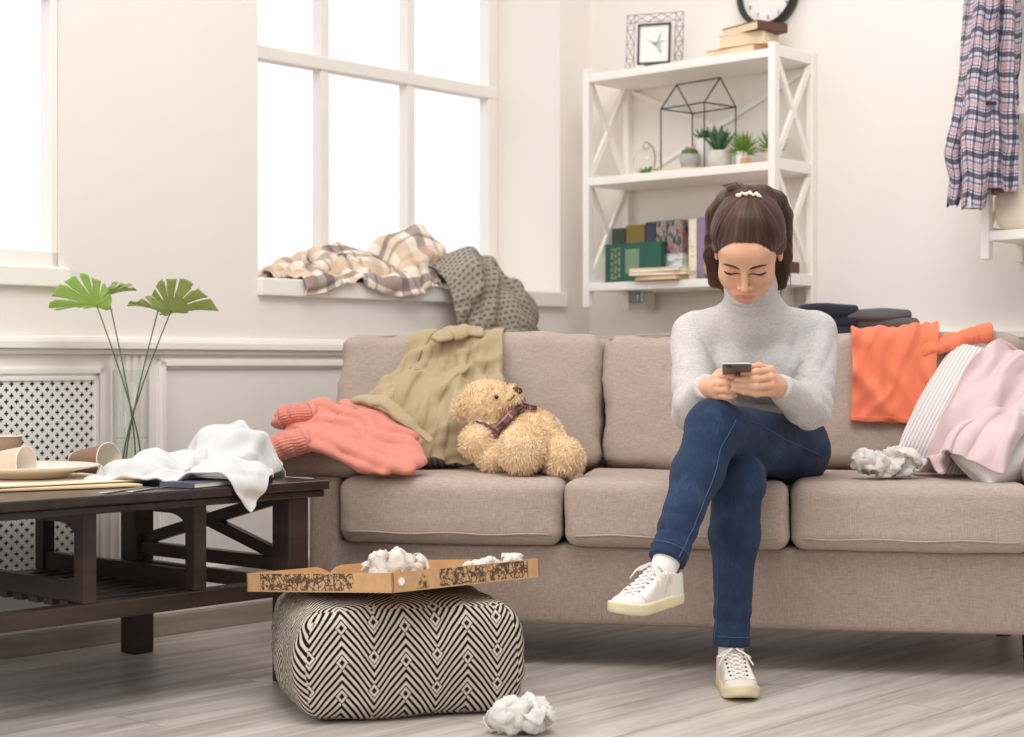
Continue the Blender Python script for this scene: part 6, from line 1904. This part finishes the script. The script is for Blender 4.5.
# ------------------------------------------------------------------ folded dark clothes on top of the sofa back
def folded(name, cx, cy, z0, w, d, layers, th, mat, label, seed, ang=0):
    t = thing(name, FS(cx, cy, z0), label, 'clothes')
    for k in range(layers):
        f = FS.sub(cx + .008 * math.sin(seed + k * 2), cy + .004 * math.cos(k), z0 + th * (k + .5) - .0 , ang + .06 * math.sin(k * 3 + seed))
        V, F = cushion(f, 0, 0, 0, w * (1 - .06 * k), d * (1 - .04 * k), th * 1.12, n=26, r=th * .5, puff=.15, wrinkle=.010, seed=seed + k)
        mk('fold', V, F, mat, t, smooth=True, recalc=True)
    return t
M_navy = weave('dark_navy_denim', S(44, 46, 58), .12, .9, .3)
M_char = weave('charcoal_knit', S(92, 90, 92), .10, .95, .4)
folded('folded_jeans', .790, .735, .834, .19, .13, 3, .030, M_navy, 'dark navy jeans folded on the sofa back beside the wall', 3, .08)
folded('folded_shirt', .945, .745, .834, .20, .13, 3, .026, M_char, 'charcoal grey folded clothes on the sofa back behind orange sweatshirt', 8, -.05)

# ------------------------------------------------------------------ right end: striped cushion, white cushion, pink blanket
M_tick2 = stripes('fine_grey_stripe', S(232, 226, 222), S(182, 176, 174), 105, .42, 0)
fp2 = tilt(FS.sub(1.250, .42, .595, math.radians(2)), 36, -27)
pillow('cushion', fp2, .44, .40, .16, M_tick2, 'finely striped cushion leaning in the right sofa corner beside tissue', 5, pinch=-.07)
fp3 = tilt(FS.sub(1.225, .15, .530, math.radians(12)), 55, 26)
pillow('cushion', fp3, .27, .15, .12, weave('white_fluffy', S(238, 232, 226), .04, .95, .8, .4), 'white fluffy cushion lying under the pink blanket', 9)
sd_p2 = lambda P: np.minimum(s_ell(P, fp2.o, (.24, .085, .22), _R(fp2)), s_ell(P, fp3.o, (.165, .075, .105), _R(fp3)))
nu, nv = 40, 62
R2 = sheet(nu, nv, .36, .66); U, Vv = R2[..., 0] / .36, R2[..., 1] / .66
P0_, P1_, P2_, P3_ = np.array([1.50, .58, .79]), np.array([1.40, .49, .79]), np.array([1.24, .33, .75]), np.array([1.05, .05, .55])
mid = np.stack([np.interp(Vv, [0, .2, .5, 1], [q[k] for q in (P0_, P1_, P2_, P3_)]) for k in range(3)], -1)
off_ = (U - .5)[..., None] * np.array([.22, -.16, -.06]) + (U * 0)[..., None]
pos = mid + off_; pos[..., 2] += .008 * np.sin(U * 26 + Vv * 3)
pos = FS.arr(pos.reshape(-1, 3)).reshape(nu, nv, 3)
cl = Cloth(pos, R2); cl.run(union(sd_sofa, sd_p2), steps=60, iters=10, bend=.16, mu=.88, thick=.008, selfd=.010, damp=.95)
cl.smooth(2).refine().smooth(1).folds([(4, .095, .055, .05), (-14, .07, .026, .05), (30, .05, .008, .05)], (.1, -.8, .6), 51, lambda r: np.clip((r[:, 1] - .02) / .2, .2, 1))
tag(cl.mesh('throw', weave('pale_pink_fleece', S(214, 191, 190), .03, .95, .25, .3), thick=.007, sub=1), 'pale pink blanket spread over cushions at the right sofa end', 'blanket')

# ------------------------------------------------------------------ crumpled papers and napkins
M_tissue = NT('white_tissue'); M_tissue.color(S(250, 247, 242)); M_tissue.bump(M_tissue.noise(M_tissue.coord(), 300, 2), .2, .001); M_tissue.set(Roughness=.9, Specular_IOR_Level=.1)
_t = M_tissue.n('ShaderNodeBsdfTranslucent'); _t.inputs['Color'].default_value = S(252, 250, 246)
_m = M_tissue.n('ShaderNodeMixShader'); _m.inputs[0].default_value = .45
M_tissue.l(M_tissue.b.outputs[0], _m.inputs[1]); M_tissue.l(_t.outputs[0], _m.inputs[2]); M_tissue.l(_m.outputs[0], M_tissue.out.inputs['Surface']); M_tissue = M_tissue.m
def crumple(name, c, size, rad, label, seed, group=None, n=34, sq=(1, 1, 1), steps=60, cat='tissue', up=(0, 0, 1)):
    """a sheet squeezed by a closing ball, then set down at c"""
    R2 = sheet(n, n, size, size); rn = np.random.RandomState(seed)
    P = np.stack([R2[..., 0] - size / 2, R2[..., 1] - size / 2, np.zeros((n, n))], -1)
    P[..., 2] = fbm(P + seed, 2.6 / size, seed, 3) * size * .22
    P = P @ np.array(Matrix.Rotation(rn.uniform(0, 6), 3, 'Z') @ Matrix.Rotation(rn.uniform(-.6, .6), 3, 'X')).T
    cl = Cloth(P, R2); q = np.array(sq, float); st_ = [0]
    def ball(Q):
        k = 1 - min(1, st_[0] / (steps * .75)); R = rad + (size * .75 - rad) * k
        return (R - np.linalg.norm(Q / q.astype(F32), axis=-1)) * F32(.8)
    def force(x, st): st_[0] = st; return fbm(x, 26, seed + st // 12, 2)[:, None] * x * 30
    cl.run(ball, steps=steps, iters=8, bend=.30, mu=.1, thick=.002, selfd=.010, damp=.85, force=force, g=(0, 0, 0))
    cl.refine(); cl.x = cl.x + cl.normals() * ((1 - np.abs(fbm(cl.x, 38, seed, 3))) ** 2 * .011)[:, None]
    zmin = np.percentile(cl.x[:, 2], 1.5); cl.x[:, 2] = np.maximum(cl.x[:, 2], zmin)
    cl.x = cl.x - np.array([0, 0, zmin]) + np.array(c, float)
    return tag(cl.mesh(name, M_tissue, thick=.0010, sub=0), label, cat, group)
crumple('crumpled_napkin', fb(.24, .245, .005), .30, .058, 'large crumpled white napkin in the middle of the pizza box', 3, sq=(1.3, 1, 1.0))
crumple('crumpled_napkin', fb(.345, .070, .005), .13, .026, 'small flattened white napkin by the right front wall of pizza box', 7, sq=(1.7, .9, 1.0), n=24)
crumple('crumpled_napkin', fb(.405, .040, .006), .12, .024, 'small white napkin at the right corner of the pizza box', 12, sq=(1.2, .9, 1.2), n=24)
crumple('crumpled_tissue', (.022, 3.50, .001), .30, .058, 'crumpled white tissue on the floor beside the pouf', 5, sq=(1.3, 1, .75))
crumple('crumpled_tissue', FS(.925, .10, .480), .30, .060, 'crumpled white tissue on the seat by the striped cushion', 9, sq=(1.6, 1, .72))
# ================================================================== teddy bear
T = dict(head=xyz(487, 404, 4.50), snout=xyz(509, 397, 4.46), nose=xyz(516, 391, 4.45), chest=xyz(510, 431, 4.52), belly=xyz(532, 442, 4.48))
def f_teddy(P):
    d = s_cap(P, T['chest'], T['belly'], .074, .084)
    d = smin(d, s_ell(P, T['head'], (.068, .066, .058)), .02)
    d = smin(d, s_cap(P, T['head'], T['snout'], .046, .031), .02)
    d = smin(d, s_ell(P, xyz(465, 408, 4.51), (.032, .022, .030)), .012)
    d = smin(d, s_ell(P, xyz(484, 390, 4.56), (.026, .020, .022)), .010)
    d = smin(d, s_cap(P, xyz(493, 426, 4.49), xyz(477, 442, 4.44), .040, .043), .015)
    d = smin(d, s_cap(P, xyz(512, 448, 4.46), xyz(492, 459, 4.42), .040, .036), .015)
    d = smin(d, s_cap(P, xyz(528, 442, 4.44), xyz(521, 451, 4.35), .050, .057), .004)
    d = smin(d, s_cap(P, xyz(545, 446, 4.45), xyz(563, 461, 4.39), .052, .047), .012)
    d = smin(d, s_ell(P, xyz(564, 459, 4.37), (.050, .052, .052)), .006)
    return smax(d, .003 - np.minimum(sd_sofa(P), 1), .006)
V, F = sdf_mesh(f_teddy, (-.24, 4.26, .44), (.24, 4.74, .74), .0050)
M_fur = plain('honey_plush', S(230, 204, 166), .95, .12, 30, .5, 200, spec=.1)
M_fur2 = plain('honey_fur', S(244, 222, 190), .9, .14, 40, spec=.1)
teddy = thing('teddy_bear', np.array(T['belly']) * (1, 1, 0) + (0, 0, .478), 'honey coloured plush teddy bear lying on the sofa against the olive jacket', 'teddy bear')
tb = mk('body', V, F, M_fur, teddy, smooth=True)
def fur(V, F, n, length, seed, keep=None):
    rn = np.random.RandomState(seed); a = V[F[:, 0]]; b = V[F[:, 1]]; c = V[F[:, 2]]; d = V[F[:, 3]]
    N = np.cross(c - a, d - b); A = np.linalg.norm(N, axis=1); N = N / (A[:, None] + 1e-12)
    i = rn.choice(len(F), n, p=A / A.sum()); u, v = rn.rand(n, 1), rn.rand(n, 1)
    p = a[i] * (1 - u) * (1 - v) + b[i] * u * (1 - v) + c[i] * u * v + d[i] * (1 - u) * v; nn = N[i]
    g = np.stack([fbm(p, 16, seed, 2), fbm(p, 16, seed + 5, 2), fbm(p, 16, seed + 9, 2) - .35], 1) * .8
    dr = nn + g + rn.randn(n, 3) * .22; dr -= nn * np.minimum((dr * nn).sum(1, keepdims=True) - .45, 0); dr /= np.linalg.norm(dr, axis=1, keepdims=True)
    L = length * rn.uniform(.6, 1.2, (n, 1)); s = np.cross(dr, rn.randn(n, 3)); s /= np.linalg.norm(s, axis=1, keepdims=True); w = .0010
    m = p + dr * L * .55 + nn * .001; t = p + dr * L + np.array([0, 0, -.002]) - nn * .0005
    Vv = np.stack([p - s * w, p + s * w, m + s * w * .7, m - s * w * .7, t], 1).reshape(-1, 3)
    o = (np.arange(n) * 5)[:, None]
    Q = (o + np.array([0, 1, 2, 3])).tolist(); Tt = (o + np.array([3, 2, 4])).tolist()
    return Vv, Q + Tt
Vf, Ff = fur(V, F, 17000, .0125, 4)
tag(mk('fur', Vf, Ff, M_fur2, tb), kind='stuff')
M_nose = plain('dark_brown_plush', S(70, 44, 36), .6); M_muz = plain('stitch_brown', S(74, 50, 40), .7)
V, F = sdf_mesh(lambda P: s_ell(P, np.array(T['nose']), (.017, .013, .012)), np.array(T['nose']) - .03, np.array(T['nose']) + .03, .0022)
mk('nose', V, F, M_nose, teddy, smooth=True)
for e in ((496, 396, 4.42), (507, 388.5, 4.47)):
    p = sdf_project(f_teddy, [xyz(*e)], 8, .003)[0]; m = MB(); m.lathe([(0, -.006), (.005, -.003), (.006, 0), (.005, .003), (0, .006)], Fr(p, (1, 0, 0), (0, 1, 0)), 12); m.build('eye', plain('black_bead', S(24, 18, 18), .15), teddy, smooth=True)
P = sdf_project(f_teddy, [xyz(516, 394, 4.42), xyz(515, 398, 4.41), xyz(512, 401, 4.41), xyz(508, 402, 4.42)], 8, .0045); m = MB(); m.tube(P, .0018, 6); m.build('mouth', M_muz, teddy, smooth=True)
M_tart = plaid('plum_tartan', S(122, 82, 84), [(.3, .22, S(74, 46, 48), .7), (.75, .10, S(196, 160, 140), .7)], .034)
ax = np.array(T['chest']) - np.array(T['head']); c0 = np.array(T['head']) + ax * .50; ax /= np.linalg.norm(ax); s1 = np.cross(ax, (0, 1, .2)); s1 /= np.linalg.norm(s1); s2 = np.cross(ax, s1)
Vb = []; UVb = []; n = 44
for j in range(n + 1):
    a = 2 * math.pi * j / n
    for k, w in enumerate(np.linspace(-.013, .013, 6)):
        p = sdf_project(f_teddy, [c0 + ax * w + .085 * (s1 * math.cos(a) + s2 * math.sin(a))], 9, .009 + .003 * math.sin(a * 5 + k))[0]; Vb.append(p); UVb.append((a / 6.283 * .34, w))
so = mk('neck_scarf', Vb, grid_faces(n + 1, 6), M_tart, teddy, smooth=True, uv=UVb); q = so.modifiers.new('thick', 'SOLIDIFY'); q.thickness = .004; q.offset = 1
tail = [sdf_project(f_teddy, [xyz(u, v, 4.46)], 8, .010)[0] for u, v in ((512, 409), (522, 412), (530, 416), (536, 420))]
Vb = []; UVb = []
for k, p in enumerate(tail):
    for w in (-.014, 0, .014): Vb.append(np.array(p) + np.array([0, -.002, w * (1 - .15 * k)])); UVb.append((k * .03, w))
so = mk('scarf_tail', Vb, grid_faces(4, 3), M_tart, teddy, smooth=True, uv=UVb); q = so.modifiers.new('thick', 'SOLIDIFY'); q.thickness = .004

# ================================================================== plaid shirt on the right shelf
M_shirt = plaid('blue_pink_plaid', S(206, 202, 214), [(.18, .26, S(38, 40, 66), .78), (.42, .05, S(30, 32, 56), .7), (.62, .15, S(204, 132, 130), .5), (.84, .10, S(52, 54, 84), .6)], .058)
shirt = thing('plaid_shirt', np.array(xyz(984, 205, 4.86)), 'blue pink and white plaid shirt hanging from the right wall shelf', 'shirt')
def hanging(name, prof, zs, seed, uoff=0.0, mat=M_shirt, fold=.012, nf=5, K=56, thickness=.10):
    """prof: (left u, right u) at each z; a closed pleated tube, seen from its narrow side"""
    zz = np.array(zs, float); V = []; UV = []; n = 72
    for k in range(K):
        z = zz[0] + (zz[-1] - zz[0]) * k / (K - 1)
        l = np.interp(-z, -zz, [p[0] for p in prof]); r = np.interp(-z, -zz, [p[1] for p in prof]); yc = np.interp(-z, -zz, [p[2] for p in prof])
        for j in range(n):
            a = 2 * math.pi * j / n; cx = (l + r) / 2; hw = (r - l) / 2
            rad = 1 + .10 * math.sin(a * nf + seed + z * 3) + .07 * math.sin(a * (nf * 2 + 1) + seed * 2 + z * 7)
            x = cx + hw * math.cos(a) * (1 + .03 * math.sin(z * 31 + seed)); y = yc + thickness / 2 * math.sin(a) * rad + fold * math.sin(a * nf * 1.5 + z * 9 + seed)
            V.append((x, y, z + .006 * math.sin(a * 3 + seed))); UV.append((uoff + a / 6.283 * .62, z))
    F = [(k * n + j, k * n + (j + 1) % n, (k + 1) * n + (j + 1) % n, (k + 1) * n + j) for k in range(K - 1) for j in range(n)]
    # u runs round the tube without a wrap seam in the back
    V = np.array(V); V += (fbm(V, 22, seed, 2) * .006)[:, None] * np.array([.4, -1, 0])
    o = mk(name, V, F, mat, shirt, smooth=True, uv=UV)
    q = o.modifiers.new('thick', 'SOLIDIFY'); q.thickness = .002
    sb = o.modifiers.new('smooth', 'SUBSURF'); sb.levels = 1; sb.render_levels = 1
    return o
def X_(u, Y): return (u - 512) * Y / 1700
def Z_(v, Y): return CAM_Z - (v - 365) * Y / 1700
Ys = 4.84
hanging('shirt_body', [(X_(980, Ys), X_(1019, Ys), Ys), (X_(968, Ys), X_(1020, Ys), Ys), (X_(962, Ys), X_(1018, Ys), Ys), (X_(962, Ys), X_(1017, Ys), Ys - .01), (X_(964, Ys), X_(1014, Ys), Ys - .01)], [Z_(-40, Ys), Z_(20, Ys), Z_(80, Ys), Z_(150, Ys), Z_(192, Ys)], 1.0, thickness=.12)
Yq = 4.78
hanging('sleeve', [(X_(978, Yq), X_(1000, Yq), Yq), (X_(969, Yq), X_(996, Yq), Yq), (X_(960, Yq), X_(990, Yq), Yq - .01), (X_(962, Yq), X_(984, Yq), Yq - .01)], [Z_(-30, Yq), Z_(60, Yq), Z_(150, Yq), Z_(208, Yq)], 2.6, .1, nf=3, thickness=.05, fold=.005)
Yr = 4.90
hanging('sleeve', [(X_(968, Yr), X_(990, Yr), Yr), (X_(958, Yr), X_(980, Yr), Yr), (X_(944, Yr), X_(968, Yr), Yr), (X_(950, Yr), X_(964, Yr), Yr), (X_(947, Yr), X_(957, Yr), Yr)], [Z_(-20, Yr), Z_(90, Yr), Z_(155, Yr), Z_(178, Yr), Z_(205, Yr)], 4.2, .3, nf=3, thickness=.05, fold=.005)
m = MB(); cuffp = Yq - .01
m.lathe([(.026, 0), (.028, .004), (.028, .040), (.026, .044)], Fr((X_(973, Yq), cuffp, Z_(209, Yq)), (1, 0, 0), (0, 1, 0)), 24, sy=.8, cap=False); m.build('cuff', M_shirt, shirt, smooth=True)
m = MB(); m.box(Fr((X_(988, Yq), Yq - .033, Z_(105, Yq)), (1, 0, 0), (0, 1, 0)), -.014, .014, -.003, .004, -.005, .005); m.build('sleeve_tab', plain('navy_tab', S(40, 42, 62), .8), shirt)
m = MB(); m.tube([(X_(1000, Ys), Ys, Z_(-35, Ys)), (X_(1000, Ys), Ys + .02, 1.985), (X_(1001, Ys), Ys + .06, 2.00), (X_(1003, Ys), Ys + .09, 1.97)], .003, 8); m.build('hanger_hook', M_metal, shirt, smooth=True)

# cream folded towel on the lower board of the right shelf
V, F = cushion(FR.sub(1.79, .145, 1.142 + .062, 0), 0, 0, 0, .215, .19, .12, n=22, r=.04, puff=.12, wrinkle=.005, seed=44)
tag(mk('folded_towel', V, F, weave('cream_terry', S(236, 226, 206), .04, .95, .5, .2), smooth=True, recalc=True), 'cream folded towel on the right shelf under the plaid shirt', 'towel')
